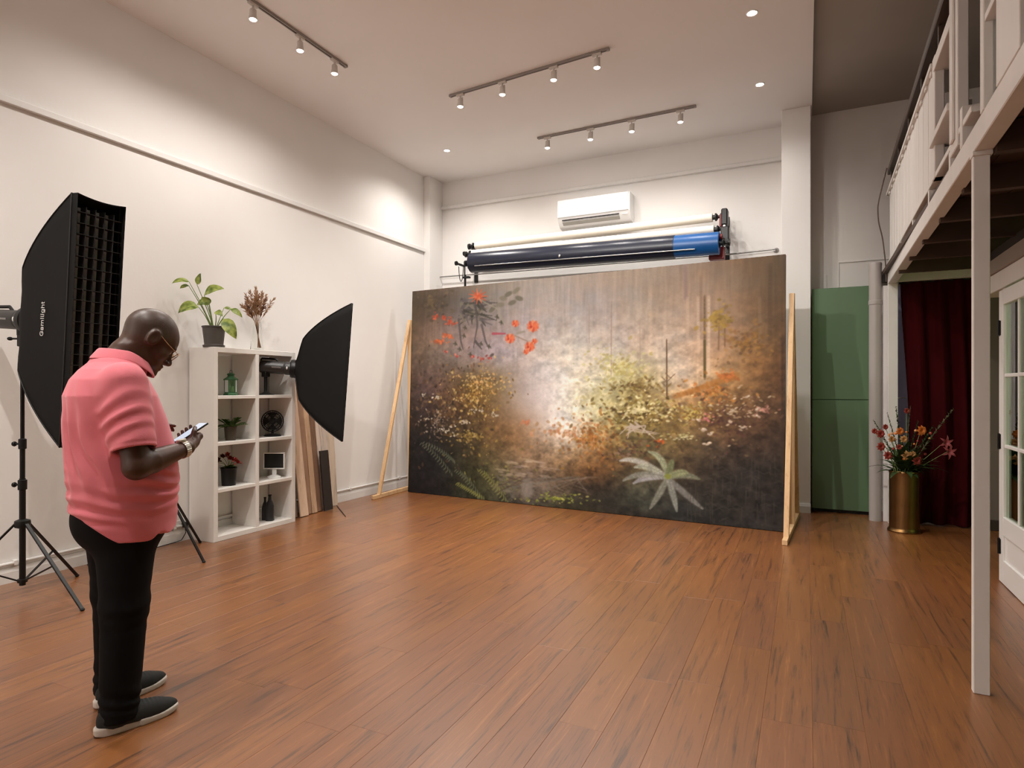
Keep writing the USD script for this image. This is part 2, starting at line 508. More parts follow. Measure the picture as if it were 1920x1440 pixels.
def downlight(x, y, label, power, cone=60):
    t = thing("downlight", label, "ceiling lamp", (x, y, ZC))
    part(t, "rim", lathe([(0.030, 0.0), (0.046, 0.0), (0.046, -0.003), (0.042, -0.006), (0.033, -0.004), (0.030, 0.0)], 28), M_white, 40)
    part(t, "lens", ball((0, 0, -0.001), (0.032, 0.032, 0.009), 8), M_lens, True, label="glowing lamp face")
    spot(numbered("/World", "lamp_light"), np.array([x, y, ZC - 0.02]), power, cone=cone)


downlight(-0.400, 5.385, "recessed ceiling lamp nearest the top of the picture, right of the tracks", 4.0, 70)
downlight(-0.422, 6.686, "recessed ceiling lamp near the pillar at the back", 2.0, 74)
downlight(-4.174, 6.812, "recessed ceiling lamp above the far left corner", 7.0, 75)
# recessed lamps added out of view, to light the near half of the room
downlight(-3.7, 0.2, "added recessed ceiling lamp left of the viewer, first from the left wall", 8.0, 75)
downlight(-3.1, 1.35, "added recessed ceiling lamp over the standing man, left of the viewer", 15.0, 66)
downlight(-1.6, 0.6, "added recessed ceiling lamp straight above the viewer's left shoulder", 9.0, 60)
downlight(-1.5, 3.2, "added recessed ceiling lamp out of view over the middle of the floor", 9.0, 50)

# ---------------------------------------------------------------- mezzanine, measured along its own line
MX = 0.07 / 3.82


def mzp(y, o=0.0, z=0.0):
    return np.array([0.667 + MX * (y - 3.38) + o, y, z])


def mbox(y0, y1, o0, o1, z0, z1, b=0.002):
    v, f = box((o0, y0, z0), (o1, y1, z1), b)
    v[:, 0] += 0.667 + MX * (v[:, 1] - 3.38)
    return v, f


M_deck_under = look("deck_underside", (0.060, 0.034, 0.022), 0.6, vary=0.3, scale=3)
YM0, YM1 = -0.6, 7.24
mz = thing("mezzanine", "white timber mezzanine platform along the right wall", "mezzanine", kind="structure")
part(mz, "edge_beam", mbox(YM0, YM1, 0, 0.074, 2.395, 2.505, 0.004), M_white_wood)
part(mz, "post", mbox(3.345, 3.385, 0.0, 0.062, 0, 2.396, 0.003), M_white_wood)
part(mz, "post", mbox(7.19, 7.25, 0.0, 0.085, 0, 2.396, 0.003), M_white_wood)
part(mz, "post_cap", mbox(3.335, 3.395, -0.004, 0.07, 2.375, 2.396, 0.002), M_white_wood)
part(mz, "cross_beam", box((0.80, 7.19, 2.41), (2.3, 7.25, 2.505), 0.003), M_white_wood)
for k, y in enumerate(np.arange(0.2, 7.0, 0.62)):
    part(mz, "joist", box((0.74, y, 2.37), (XR, y + 0.05, 2.50), 0.002), M_deck_under)
part(mz, "deck", box((0.70, YM0, 2.505), (XR, YB, 2.545)), M_deck_under, False)
for k, y in enumerate([3.95, 4.66, 5.42, 6.18, 6.86]):
    part(mz, "spacer_block", mbox(y - 0.02, y + 0.02, 0.006, 0.07, 2.505, 2.60, 0.002), M_white_wood)
for k, x in enumerate(np.arange(0.86, 4.0, 0.22)):
    part(mz, "deck_board", box((x, 0.0, 2.500), (x + 0.21, YB - 0.02, 2.505)), M_deck_under, False) if k < 8 else None

rl = thing("balustrade", "white balustrade of upright tongue and groove boards on the mezzanine edge", "balustrade", kind="structure")
part(rl, "bottom_rail", mbox(3.42, 7.24, 0.004, 0.085, 2.600, 2.632, 0.003), M_white_wood)
part(rl, "top_rail", mbox(4.46, 7.24, -0.012, 0.06, 3.285, 3.315, 0.003), M_white_wood)
bw = 0.1065
nb = int((7.22 - 4.47) / bw)
for i in range(nb):
    y = 4.47 + i * bw
    part(rl, "board", mbox(y + 0.0015, y + bw - 0.0015, 0.008 + 0.002 * (i % 2), 0.026, 2.632, 3.286, 0.004), M_white_wood)
    if i % 2 == 0:
        part(rl, "cleat", mbox(y + 0.02, y + 0.075, -0.004, 0.008, 3.258, 3.285, 0.002), M_white_wood)
part(rl, "handrail", mbox(2.4, 7.26, 0.0, 0.075, 3.50, 3.56, 0.006), M_handrail)
for y in (4.40, 5.1, 5.8, 6.5, 7.15):
    part(rl, "handrail_bracket", mbox(y - 0.015, y + 0.015, 0.02, 0.045, 3.31, 3.50, 0.002), M_handrail)
part(rl, "newel_post", mbox(4.38, 4.47, 0.0, 0.05, 2.60, 3.33, 0.004), M_white_wood)

# the old sashes that close the near part of the mezzanine edge
wn = thing("window_1", "white framed opening with a sill in the mezzanine screen", None, kind="structure")
part(wn, "frame_head", mbox(3.86, 4.40, -0.005, 0.075, 3.23, 3.30, 0.003), M_white_wood)
part(wn, "sill", mbox(3.86, 4.44, -0.02, 0.09, 2.79, 2.83, 0.003), M_white_wood)
part(wn, "frame_post", mbox(3.70, 3.90, 0.0, 0.048, 2.55, 4.45, 0.004), M_white_wood)
part(wn, "post_batten", mbox(3.76, 3.84, -0.012, 0.0, 2.60, 4.45, 0.003), M_white_wood)
part(wn, "post_base", mbox(3.59, 3.64, 0.0, 0.14, 2.505, 2.70, 0.003), M_white_wood)
wn = thing("window_2", "white glazed sash at the near end of the mezzanine screen", None, kind="structure")
part(wn, "frame_post", mbox(3.135, 3.195, -0.004, 0.07, 2.50, 4.45, 0.003), M_white_wood)
part(wn, "frame_post", mbox(2.62, 2.93, -0.004, 0.05, 2.50, 4.45, 0.003), M_white_wood)
part(wn, "muntin", mbox(2.93, 3.135, 0.0, 0.06, 2.86, 2.89, 0.002), M_white_wood)
part(wn, "muntin", mbox(2.93, 3.135, 0.0, 0.06, 3.25, 3.28, 0.002), M_white_wood)
part(wn, "pane", mbox(2.93, 3.135, 0.028, 0.032, 2.50, 4.45, 0), pane("window_glass", (0.92, 0.95, 0.93)), False)
# unlit room up on the mezzanine: its shade is put into the wall colour
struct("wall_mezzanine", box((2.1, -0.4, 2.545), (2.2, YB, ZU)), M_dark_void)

# ---------------------------------------------------------------- under the mezzanine: partition, french door, curtain
XD = 1.24
lt = thing("trim_4", "white stepped lintel over the glazed door", None, kind="structure")
part(lt, "lintel", box((XD, 2.2, 2.055), (XD + 0.12, 5.95, 2.185), 0.004), M_white_wood)
part(lt, "cornice", box((XD - 0.018, 2.2, 2.185), (XD + 0.12, 5.95, 2.29), 0.006), look("lintel_brown", (0.30, 0.25, 0.21), 0.6))
struct("wall_partition", MB().box((XD + 0.02, 5.40, 0), (XD + 0.10, 5.47, 2.06)).get(), M_white_wood)
struct("wall_partition", box((1.52, 7.26, 0), (2.6, 7.32, 2.41)), look("brown_partition", (0.16, 0.125, 0.10), 0.7))
struct("baseboard_partition", box((1.52, 7.235, 0), (2.6, 7.26, 0.10), 0.004), M_dark_void)
struct("wall_over_door", box((XD + 0.02, 2.2, 2.28), (XD + 0.10, 5.9, 2.38)), M_dark_void)

dr = thing("door_1", "white half-glazed french door with black hinges under the mezzanine", "door", kind="structure")
DY0, DY1, DH = 4.58, 5.385, 2.03
part(dr, "stile", box((XD - 0.02, DY1 - 0.10, 0.004), (XD + 0.02, DY1, DH), 0.003), M_white)
part(dr, "stile", box((XD - 0.02, DY0, 0.004), (XD + 0.02, DY0 + 0.10, DH), 0.003), M_white)
part(dr, "top_rail", box((XD - 0.02, DY0 + 0.10, DH - 0.105), (XD + 0.02, DY1 - 0.10, DH), 0.003), M_white)
part(dr, "lock_rail", box((XD - 0.02, DY0 + 0.10, 0.335), (XD + 0.02, DY1 - 0.10, 0.465), 0.003), M_white)
part(dr, "bottom_rail", box((XD - 0.02, DY0 + 0.10, 0.004), (XD + 0.02, DY1 - 0.10, 0.165), 0.003), M_white)
part(dr, "panel", box((XD - 0.008, DY0 + 0.095, 0.16), (XD + 0.008, DY1 - 0.095, 0.34), 0.004), M_white)
zs = np.linspace(0.465, DH - 0.105, 4)
for z in zs[1:-1]:
    part(dr, "muntin", box((XD - 0.012, DY0 + 0.10, z - 0.012), (XD + 0.012, DY1 - 0.10, z + 0.012), 0.003), M_white)
ym = (DY0 + DY1) / 2
part(dr, "muntin", box((XD - 0.0121, ym - 0.012, 0.465), (XD + 0.0121, ym + 0.012, DH - 0.105), 0.003), M_white)
M_pane = pane("door_glass", (0.95, 0.98, 0.95))
for y0, y1 in ((DY0 + 0.10, ym - 0.012), (ym + 0.012, DY1 - 0.10)):
    for z0, z1 in zip(zs[:-1], zs[1:]):
        part(dr, "pane", box((XD - 0.003, y0, z0), (XD + 0.003, y1, z1)), M_pane, False)
for z in (0.25, 0.98, 1.77):
    part(dr, "hinge", MB().mesh(rod((XD - 0.026, DY1 - 0.02, z - 0.055), (XD - 0.026, DY1 - 0.02, z + 0.055), 0.0075)).box((XD - 0.0235, DY1 - 0.05, z - 0.05), (XD - 0.0195, DY1 - 0.02, z + 0.05)).get(), M_black_metal)
spot("/World/garden_lamp", np.array([2.5, 4.6, 2.1]), 22.0, 62, aim=np.array([3.6, 4.6, 1.5]))  # added lamp, unseen, to brighten the green behind the door panes
struct("wall_greenery", box((3.4, 2.0, 0), (3.45, 7.0, 2.5)), look("green_room_wall", (0.10, 0.22, 0.06), 0.7, vary=0.5, scale=3))

# lavender strip of wall beside the curtain, and the heavy red curtain
struct("wall_lavender", MB().box((0.80, 7.52, 0), (1.0, 7.56, 1.245)).box((0.80, 7.52, 1.255), (1.0, 7.56, 2.41)).get(), look("lavender_tone", (0.36, 0.34, 0.50), 0.7), label="lavender boards behind the red curtain")  # plain lavender colour over both boards
n_u, n_v = 160, 24
u = np.linspace(0, 1, n_u)
vz = np.linspace(0, 1, n_v)
UU, VV = np.meshgrid(u, vz, indexing="ij")
wave = 0.050 * np.sin(2 * np.pi * (4.3 * UU + 0.12 * np.sin(3 * VV + 6 * UU))) * (0.55 + 0.45 * (1 - VV)) + 0.003 * np.sin(2 * np.pi * 11 * UU + 2 * VV)
left = 0.855 + 0.075 * np.sin(np.pi * np.clip((1 - VV) * 0.75, 0, 1)) ** 1.5
cx_ = left + UU * (1.62 - left)
front = np.stack([cx_, 7.30 + wave - 0.01, 0.012 + VV * 2.395], -1).reshape(-1, 3)
fc = grid_faces(n_u, n_v)
M_curtain = look("red_velvet", (0.045, 0.0015, 0.003), 0.9, vary=0.15, scale=6, specular_ior_level=0.1)
cu = thing("curtain", "dark red floor-length curtain hanging under the mezzanine", "curtain")
back = front + np.array([0, 0.004, 0])
part(cu, "drape", (np.vstack([front, back]), np.vstack([fc[:, ::-1], fc + len(front)])), M_curtain, True)
part(cu, "curtain_rail", rod((0.84, 7.30, 2.41), (1.9, 7.30, 2.41), 0.012), M_black_metal)

# round grey pipe, thin batten, cable
pp = thing("drain_pipe", "round grey upright pipe between the green cupboard and the curtain", "pipe", (0.636, 7.30, 0))
M_pipe = look("grey_pipe", (0.42, 0.38, 0.36), 0.4)
part(pp, "tube", lathe([(0.0, 0.0), (0.058, 0.0), (0.058, 2.60), (0.060, 2.615), (0.056, 2.63), (0.0, 2.63)], 32), M_pipe, 40)
part(pp, "collar", lathe([(0.058, 2.20), (0.063, 2.205), (0.063, 2.245), (0.058, 2.25)], 32), M_pipe, 40)
bt = thing("batten", "thin pale upright batten between the grey pipe and the mezzanine post", "batten")
part(bt, "strip", box((0.702, 7.27, 0), (0.752, 7.31, 2.39), 0.003), M_white_wood)
for z in (0.45, 1.62):
    part(bt, "hinge", box((0.745, 7.262, z - 0.05), (0.757, 7.272, z + 0.05), 0.001), M_grey_metal)
cb = [mzp(6.95, -0.03, 3.48), mzp(7.0, -0.06, 3.35), mzp(7.05, -0.10, 3.15), mzp(7.1, -0.09, 3.0), mzp(7.15, -0.05, 2.85), mzp(7.2, -0.02, 2.6), mzp(7.22, -0.012, 2.42)]
tt = np.linspace(0, 6, 40)
cbs = np.stack([np.interp(tt, range(7), np.array(cb)[:, k]) for k in range(3)], 1)
for _ in range(3):
    cbs[1:-1] = (cbs[:-2] + 2 * cbs[1:-1] + cbs[2:]) / 4
solo("cable", tube(cbs, 0.006, 8), look("cable_brown", (0.12, 0.085, 0.07), 0.5), "thin brown cable hanging down the far end of the balustrade", "cable")
solo("box", MB().box((0.80, 6.55, 3.30), (0.87, 6.65, 3.62), 0.006).get(), M_black, "small dark box standing behind the mezzanine handrail", "box")
wc = thing("trim_5", "thin conduit lines on the wall over the green cupboard", None, kind="structure")
part(wc, "conduit", box((0.33, YB - 0.012, 2.76), (0.95, YB, 2.775), 0.002), M_wall_side)
part(wc, "conduit", box((0.32, YB - 0.012, 2.0), (0.334, YB, 2.775), 0.002), M_wall_side)
part(wc, "conduit", box((0.20, YB - 0.010, 2.0), (0.21, YB, 2.63), 0.002), M_wall_side)

# green two-part cupboard
gc = thing("cupboard", "tall flat green cupboard beside the pillar, its front in two panels", "cupboard", (0, 7.55, 0))
M_green = look("green_laminate", (0.115, 0.20, 0.105), 0.5, vary=0.04, scale=2)
part(gc, "body", box((0.058, 0.022, 0.04), (0.612, 0.30, 2.435), 0.003), M_green)
part(gc, "door", box((0.055, 0.0, 0.035), (0.615, 0.02, 1.222), 0.003), M_green)
part(gc, "door", box((0.055, 0.0, 1.229), (0.615, 0.02, 2.44), 0.003), M_green)
part(gc, "plinth", box((0.07, 0.03, 0.0), (0.60, 0.29, 0.04)), M_black, False)
# ---------------------------------------------------------------- the painted backdrop
BL, BR = onZ(767, 922), onZ(1468, 997)
PE = (BR - BL) / np.linalg.norm(BR - BL)
PN0 = np.array([PE[1], -PE[0], 0.0])
PN0 = PN0 if PN0[1] < 0 else -PN0
LEAN = math.radians(2.0)
PU = math.cos(LEAN) * U - math.sin(LEAN) * PN0
PN = np.cross(PE, PU)
PN = PN if PN[1] < 0 else -PN
PWID, PHEI = 4.51, 2.62
PO = BL + PU * 0.004


def on_canvas(x, y):
    """Photograph point -> (s, t) metres on the canvas."""
    r = F[None] + (np.atleast_1d(x)[:, None] - 960) / FPX * R - (np.atleast_1d(y)[:, None] - 728) / FPX * U
    k = ((PO - C0) @ PN) / (r @ PN)
    P = C0 + r * k[:, None] - PO
    return P @ PE, P @ PU


NU, NV = 800, 464
prng = np.random.default_rng(21)
# the broad tones of the picture, left to right, top to bottom
GX = np.array([776, 850, 920, 990, 1060, 1130, 1200, 1270, 1340, 1410, 1474])
tones = """
92,76,60 116,98,84 138,120,104 156,138,124 160,141,126 161,140,123 157,134,114 149,124,104 136,107,84 116,90,66 96,74,54
90,72,54 104,90,82 138,124,116 166,149,140 173,156,146 170,150,138 165,141,121 161,134,113 151,122,99 120,94,70 94,72,50
96,76,58 138,114,104 150,131,126 180,160,152 191,173,161 185,165,152 186,161,141 181,153,131 166,132,106 131,99,71 100,73,49
98,78,64 130,110,100 160,140,136 188,170,162 214,198,183 208,191,173 200,176,153 201,173,149 181,142,111 141,104,69 99,70,46
84,64,51 106,82,62 128,104,72 188,169,160 228,213,198 212,197,163 184,165,117 206,179,151 184,146,106 140,101,63 94,65,43
68,51,40 88,64,45 124,95,60 194,171,158 232,219,204 203,188,143 150,126,76 165,131,86 140,101,61 108,77,50 79,56,40
48,37,31 62,48,35 108,81,52 170,136,107 224,207,191 176,150,106 138,117,70 122,98,60 98,74,50 78,57,42 62,47,37
34,28,25 43,38,29 88,71,45 136,107,80 151,122,92 121,87,52 92,76,50 80,64,44 58,47,37 47,39,34 44,36,31
27,23,21 38,36,29 73,67,45 122,103,85 92,74,56 60,46,33 70,66,52 55,50,42 45,40,35 44,38,35 40,35,32
24,21,19 33,31,25 54,51,34 60,53,48 59,54,35 45,38,28 43,37,31 40,37,33 40,37,34 42,39,37 41,37,35
"""
tg = np.array([[[float(c) for c in q.split(",")] for q in row.split()] for row in tones.strip().split("\n")])
gu = (GX - 776) / (1474 - 776)                      # tone columns, then put where the picture has them
su = np.array([float(on_canvas(x, 728)[0][0]) for x in GX]) / PWID
from scipy.interpolate import RectBivariateSpline
from scipy.ndimage import gaussian_filter, zoom as nd_zoom
vv = np.linspace(0, 1, NV)
uu = np.linspace(0, 1, NU)
su[0], su[-1] = 0.0, 1.0
pic = np.stack([np.clip(RectBivariateSpline(np.linspace(0, 1, len(tg)), su, tg[..., k], kx=3, ky=3, s=0)(vv, uu), 8, 240) for k in range(3)], -1)
# broken, dragged paint: upright runs above, scumbled patches below
yy, xx = np.mgrid[0:NV, 0:NU].astype(float)
def octs(sx, sy, seed):
    return fbm(np.stack([xx / sx, yy / sy, np.full_like(xx, seed * 3.7)], -1), 3, seed) - 0.5
runs = octs(7, 75, 1) * 1.0 + octs(2.6, 48, 2) * 0.6
patch = octs(14, 11, 3) + 0.7 * octs(5, 4, 4)
up_w = np.clip(1.15 - vv * 1.7, 0, 1)[:, None]
glow_w = np.exp(-(((uu - 0.385) / 0.12) ** 2)[None] - (((vv - 0.56) / 0.2) ** 2)[:, None])
pic *= (1 + (0.24 * runs * up_w + 0.85 * patch * (1 - up_w) * (1 - 0.9 * glow_w) + 0.07 * patch * up_w))[..., None]
pic *= 1 + octs(30, 22, 9)[..., None] * np.array([0.10, 0.0, -0.12]) * (1 - glow_w[..., None])


def dab(x, y, rx, ry, ang, col, alpha=0.8, pixels=True):
    """One brush mark at photograph point (x, y): half sizes in picture points, turned by ang degrees."""
    if pixels:
        s, t = on_canvas(x, y)
        cx_, cy_ = float(s[0]) / PWID * (NU - 1), (1 - float(t[0]) / PHEI) * (NV - 1)
    else:
        cx_, cy_ = x, y
    rad = max(rx, ry) * 1.6 + 2
    x0, x1, y0, y1 = max(0, int(cx_ - rad)), min(NU, int(cx_ + rad) + 2), max(0, int(cy_ - rad)), min(NV, int(cy_ + rad) + 2)
    if x0 >= x1 or y0 >= y1:
        return
    a = math.radians(ang)
    dx, dy = xx[y0:y1, x0:x1] - cx_, yy[y0:y1, x0:x1] - cy_
    p, q = (dx * math.cos(a) + dy * math.sin(a)) / rx, (-dx * math.sin(a) + dy * math.cos(a)) / ry
    w = np.clip((1.25 - np.sqrt(p * p + q * q)) / 0.5, 0, 1)[..., None] * alpha
    pic[y0:y1, x0:x1] = pic[y0:y1, x0:x1] * (1 - w) + np.array(col, float) * w


def stroke(pts, w0, w1, col, alpha=0.8, n=14):
    pts = np.array(pts, float)
    t = np.linspace(0, len(pts) - 1, n)
    P = np.stack([np.interp(t, range(len(pts)), pts[:, k]) for k in range(2)], 1)
    d = np.gradient(P, axis=0)
    for k in range(n):
        w = w0 + (w1 - w0) * k / (n - 1)
        L = np.hypot(*d[k]) * 0.8
        dab(P[k, 0], P[k, 1], max(L, w), w, math.degrees(math.atan2(d[k, 1], d[k, 0])), col, alpha)


def cluster(n, cx_, cy_, rx, ry, cols, size=(1.5, 4.5), flat=0.55, ang=(-60, 60), alpha=0.75):
    for _ in range(n):
        a, r = prng.uniform(0, 2 * np.pi), min(abs(prng.normal()) * 0.62, 1.7)
        c = np.array(cols[int(prng.integers(len(cols)))], float) * prng.uniform(0.85, 1.15)
        s = prng.uniform(*size)
        dab(cx_ + rx * r * math.cos(a), cy_ + ry * r * math.sin(a), s, s * flat, prng.uniform(*ang), np.clip(c, 0, 245), alpha)


# upright tree trunks and hanging runs in the mist
for x, y0, y1, w, c, al in [(1251, 640, 740, 1.4, (92, 66, 44), .8), (1322, 560, 706, 2.2, (100, 76, 50), .55), (1322, 640, 706, 2.4, (92, 78, 44), .8), (1148, 570, 700, 1.2, (150, 124, 108), .5), (1106, 570, 642, 1.0, (165, 140, 128), .6),
                            (1201, 600, 700, 1.2, (172, 146, 124), .5), (1360, 600, 650, 1.4, (120, 86, 56), .6), (1349, 590, 655, 1.3, (120, 84, 56), .5), (1286, 500, 560, 4, (140, 112, 104), .4), (1315, 520, 600, 3, (138, 108, 86), .4),
                            (1445, 500, 640, 4, (86, 64, 44), .35), (1425, 560, 640, 3, (140, 112, 84), .3), (1468, 640, 900, 3, (62, 44, 34), .4), (1330, 560, 700, 3, (226, 196, 166), .35), (1310, 560, 660, 3, (222, 190, 162), .3), (1290, 560, 640, 3, (205, 172, 146), .3)]:
    stroke([(x, y0), (x + prng.uniform(-1, 1), y1)], w, w, c, al, 20)
for sx_, sy_ in ((1251, 712), (1251, 722), (1258, 705)):
    stroke([(sx_ - 8, sy_ - 4), (sx_, sy_ + 4), (sx_ + 8, sy_ - 3)], 1.2, 1, (110, 82, 60), .6, 8)
# right-hand thicket, ochre leaves in the mist
cluster(120, 1350, 600, 28, 22, [(150, 118, 50), (170, 134, 62), (140, 106, 60)], (2, 5), .7)
cluster(160, 1400, 645, 50, 40, [(140, 98, 44), (120, 82, 48), (160, 112, 54), (104, 72, 46)], (2, 5), .6, alpha=.5)
cluster(150, 1330, 735, 60, 24, [(176, 116, 52), (190, 132, 70), (150, 92, 40), (196, 120, 66), (120, 84, 46)], (1.5, 4.5), .6)
stroke([(1270, 742), (1310, 730), (1345, 716), (1380, 706)], 5, 7, (170, 106, 46), .55)
cluster(60, 1365, 706, 18, 8, [(186, 108, 56), (170, 96, 44)], (2, 4), .6)
# pale hazy crown left of it
cluster(260, 1165, 690, 52, 34, [(196, 182, 118), (206, 192, 132), (182, 164, 96), (214, 200, 150), (176, 152, 84)], (1.5, 5), .6, alpha=.6)
cluster(120, 1115, 745, 38, 40, [(204, 186, 136), (190, 172, 114), (212, 196, 160)], (2, 5), .6, alpha=.5)
cluster(150, 1195, 725, 60, 14, [(120, 96, 52), (92, 66, 38), (140, 112, 58)], (2, 5), .5, alpha=.6)
# the heap of cream leaves in the middle right
cluster(240, 1195, 775, 85, 42, [(110, 88, 38), (88, 66, 30), (132, 104, 46), (72, 52, 30)], (2, 5.5), .55, alpha=.7)
cluster(230, 1200, 768, 78, 36, [(214, 196, 146), (198, 178, 122), (226, 206, 160), (176, 158, 96)], (1.4, 4.2), .55, (-50, 50), .85)
cluster(120, 1295, 775, 60, 30, [(190, 164, 84), (150, 116, 52), (120, 84, 40), (206, 184, 110)], (1.5, 4), .55)
cluster(200, 1370, 790, 90, 50, [(96, 66, 50), (72, 50, 40), (120, 90, 62), (84, 50, 46)], (2, 5), .5, alpha=.6)
cluster(90, 1375, 770, 85, 52, [(186, 158, 124), (206, 180, 150), (160, 130, 96)], (1.2, 3.6), .5, (-35, 35), .8)
for x, y in [(1418, 778), (1422, 768), (1310, 788), (1335, 812), (1320, 806), (1370, 790), (1400, 745), (1330, 830), (1395, 800)]:
    cluster(7, x, y, 8, 4, [(214, 190, 166), (196, 168, 140)], (1.5, 4), .5, (-30, 30), .85)
cluster(26, 1325, 785, 14, 8, [(190, 110, 106), (206, 128, 116)], (1.5, 3), .6)
cluster(30, 1432, 768, 20, 8, [(196, 142, 122), (150, 96, 84)], (1.5, 3.5), .5)
# amber undergrowth at the middle
cluster(280, 1110, 820, 60, 46, [(170, 108, 56), (150, 92, 40), (190, 126, 70), (128, 80, 40), (160, 112, 48)], (1.5, 5), .6, (-80, 80), .6)
cluster(70, 1050, 812, 70, 22, [(206, 148, 108), (190, 124, 84), (176, 126, 76)], (2, 5), .7, alpha=.5)
cluster(18, 990, 790, 10, 8, [(204, 124, 86)], (2, 4), .8, alpha=.5)
cluster(18, 1235, 828, 14, 10, [(186, 92, 36), (170, 70, 30)], (2, 4), .7)
cluster(160, 1180, 850, 70, 30, [(96, 66, 46), (70, 52, 40), (128, 100, 80), (84, 74, 52)], (2, 5), .5)
for k in range(9):
    stroke([(1195 + prng.uniform(-6, 6), 800), (1195 + prng.uniform(-24, 24), 798 + prng.uniform(-8, 8)), (1195 + prng.uniform(-32, 32), 810 + prng.uniform(-2, 8))], 2, 1, (188, 166, 146), .8, 8)
cluster(40, 1280, 820, 40, 8, [(206, 190, 150), (180, 166, 110)], (1.5, 3.6), .5, (-30, 30))
# the left thicket
cluster(420, 840, 760, 75, 75, [(86, 60, 42), (64, 46, 34), (112, 80, 52), (52, 40, 32), (120, 92, 62)], (2, 5.5), .6, (-90, 90), .6)
cluster(330, 893, 740, 58, 48, [(176, 140, 72), (150, 112, 50), (196, 160, 92), (128, 92, 44), (206, 172, 110), (110, 70, 40)], (1.3, 4.2), .6, (-80, 80), .75)
cluster(90, 905, 715, 46, 24, [(206, 158, 96), (196, 140, 80), (214, 176, 120)], (1.5, 4), .6)
cluster(150, 880, 815, 52, 36, [(150, 120, 60), (120, 98, 44), (176, 146, 90), (96, 70, 40)], (1.5, 4.5), .6)
cluster(130, 820, 790, 45, 60, [(150, 128, 110), (120, 98, 84), (170, 150, 132)], (1.3, 3.6), .55, alpha=.7)
for x, y in [(803, 785), (830, 805), (840, 808), (848, 800), (855, 815), (870, 790), (893, 768), (903, 770), (925, 775), (932, 780), (876, 792), (820, 745), (797, 740)]:
    cluster(9, x, y, 9, 4, [(206, 188, 166), (180, 160, 136)], (1.4, 3.6), .5, (-40, 40), .85)
for k, (a, b, c) in enumerate([((795, 830), (822, 850), (845, 885)), ((800, 828), (835, 842), (850, 862)), ((860, 880), (880, 895), (905, 935)), ((905, 880), (925, 900), (950, 938)), ((862, 905), (880, 915), (905, 930))]):
    for j in range(26):
        t = j / 25
        p = np.array(a) * (1 - t) ** 2 + 2 * np.array(b) * t * (1 - t) + np.array(c) * t * t
        s = 1 if j % 2 else -1
        dab(p[0] + s * 4, p[1] + 3 + s, 5, 1.5, 60 * s + 20, (96, 98, 76) if k < 3 else (126, 122, 64), .75)
cluster(90, 950, 900, 60, 36, [(116, 112, 52), (90, 84, 44), (140, 132, 66)], (1.5, 4), .5, (-80, 80), .6)
# water: pale glimmer and its reflections
for k in range(26):
    y = prng.uniform(862, 893)
    x = 990 + prng.uniform(-70, 60) * (1 - abs(y - 880) / 30)
    dab(x, y, prng.uniform(6, 20), prng.uniform(1.2, 2.8), prng.uniform(2, 7), [(196, 170, 148), (170, 148, 138), (204, 180, 142)][k % 3], .38)
for k in range(40):
    stroke([(prng.uniform(930, 1110), 895), (prng.uniform(930, 1110), 895 + prng.uniform(8, 40))], 2, 1.4, [(128, 108, 90), (96, 76, 60), (110, 104, 92), (70, 54, 44)][k % 4], .35, 10)
dab(990, 915, 14, 22, 0, (138, 128, 120), .5)
cluster(110, 1050, 935, 70, 12, [(140, 142, 56), (110, 112, 48), (166, 160, 84)], (1.5, 4), .45, (-30, 30), .8)
# the silver fern
hub = (1253, 894)
for ex, ey, bx, by, c in [(1164, 863, 1195, 852, (206, 198, 186)), (1191, 875, 1215, 868, (176, 172, 150)), (1189, 905, 1215, 888, (172, 164, 164)), (1220, 952, 1238, 925, (140, 136, 120)), (1270, 957, 1264, 925, (150, 148, 136)), (1318, 952, 1285, 925, (140, 134, 126)),
                          (1312, 897, 1285, 884, (130, 128, 104)), (1218, 846, 1246, 852, (166, 166, 132)), (1262, 862, 1258, 872, (120, 122, 86)), (1170, 900, 1200, 880, (150, 146, 132)), (1290, 885, 1275, 882, (150, 150, 110))]:
    for j in range(34):
        t = j / 33
        p = np.array(hub) * (1 - t) ** 2 + 2 * np.array([bx, by]) * t * (1 - t) + np.array([ex, ey]) * t * t
        d = 2 * (1 - t) * (np.array([bx, by]) - hub) + 2 * t * (np.array([ex, ey]) - np.array([bx, by]))
        a = math.degrees(math.atan2(d[1], d[0]))
        L = 7 * math.sin(math.pi * min(1, 0.15 + 0.8 * t)) + 1
        for s in (-1, 1):
            dab(p[0], p[1] + 1.0, L, 1.1, a + s * 52, np.array(c) * prng.uniform(0.75, 1.1), .6)
        dab(p[0], p[1], 3, 1.0, a, np.array(c) * 0.8, .8)
dab(1253, 893, 6, 5, 0, (128, 130, 50), .8)
# dark lower right: scratches and stalks
for k in range(110):
    x, y = prng.uniform(1290, 1465), prng.uniform(835, 985)
    if prng.uniform() < .5:
        stroke([(x, y), (x + prng.uniform(-1, 1), y + prng.uniform(12, 34))], .9, .8, (80, 70, 62), .28, 10)
    else:
        stroke([(x - 9, y), (x, y - 3), (x + 9, y + 2)], 1.4, 1, (72, 64, 56), .25, 7)
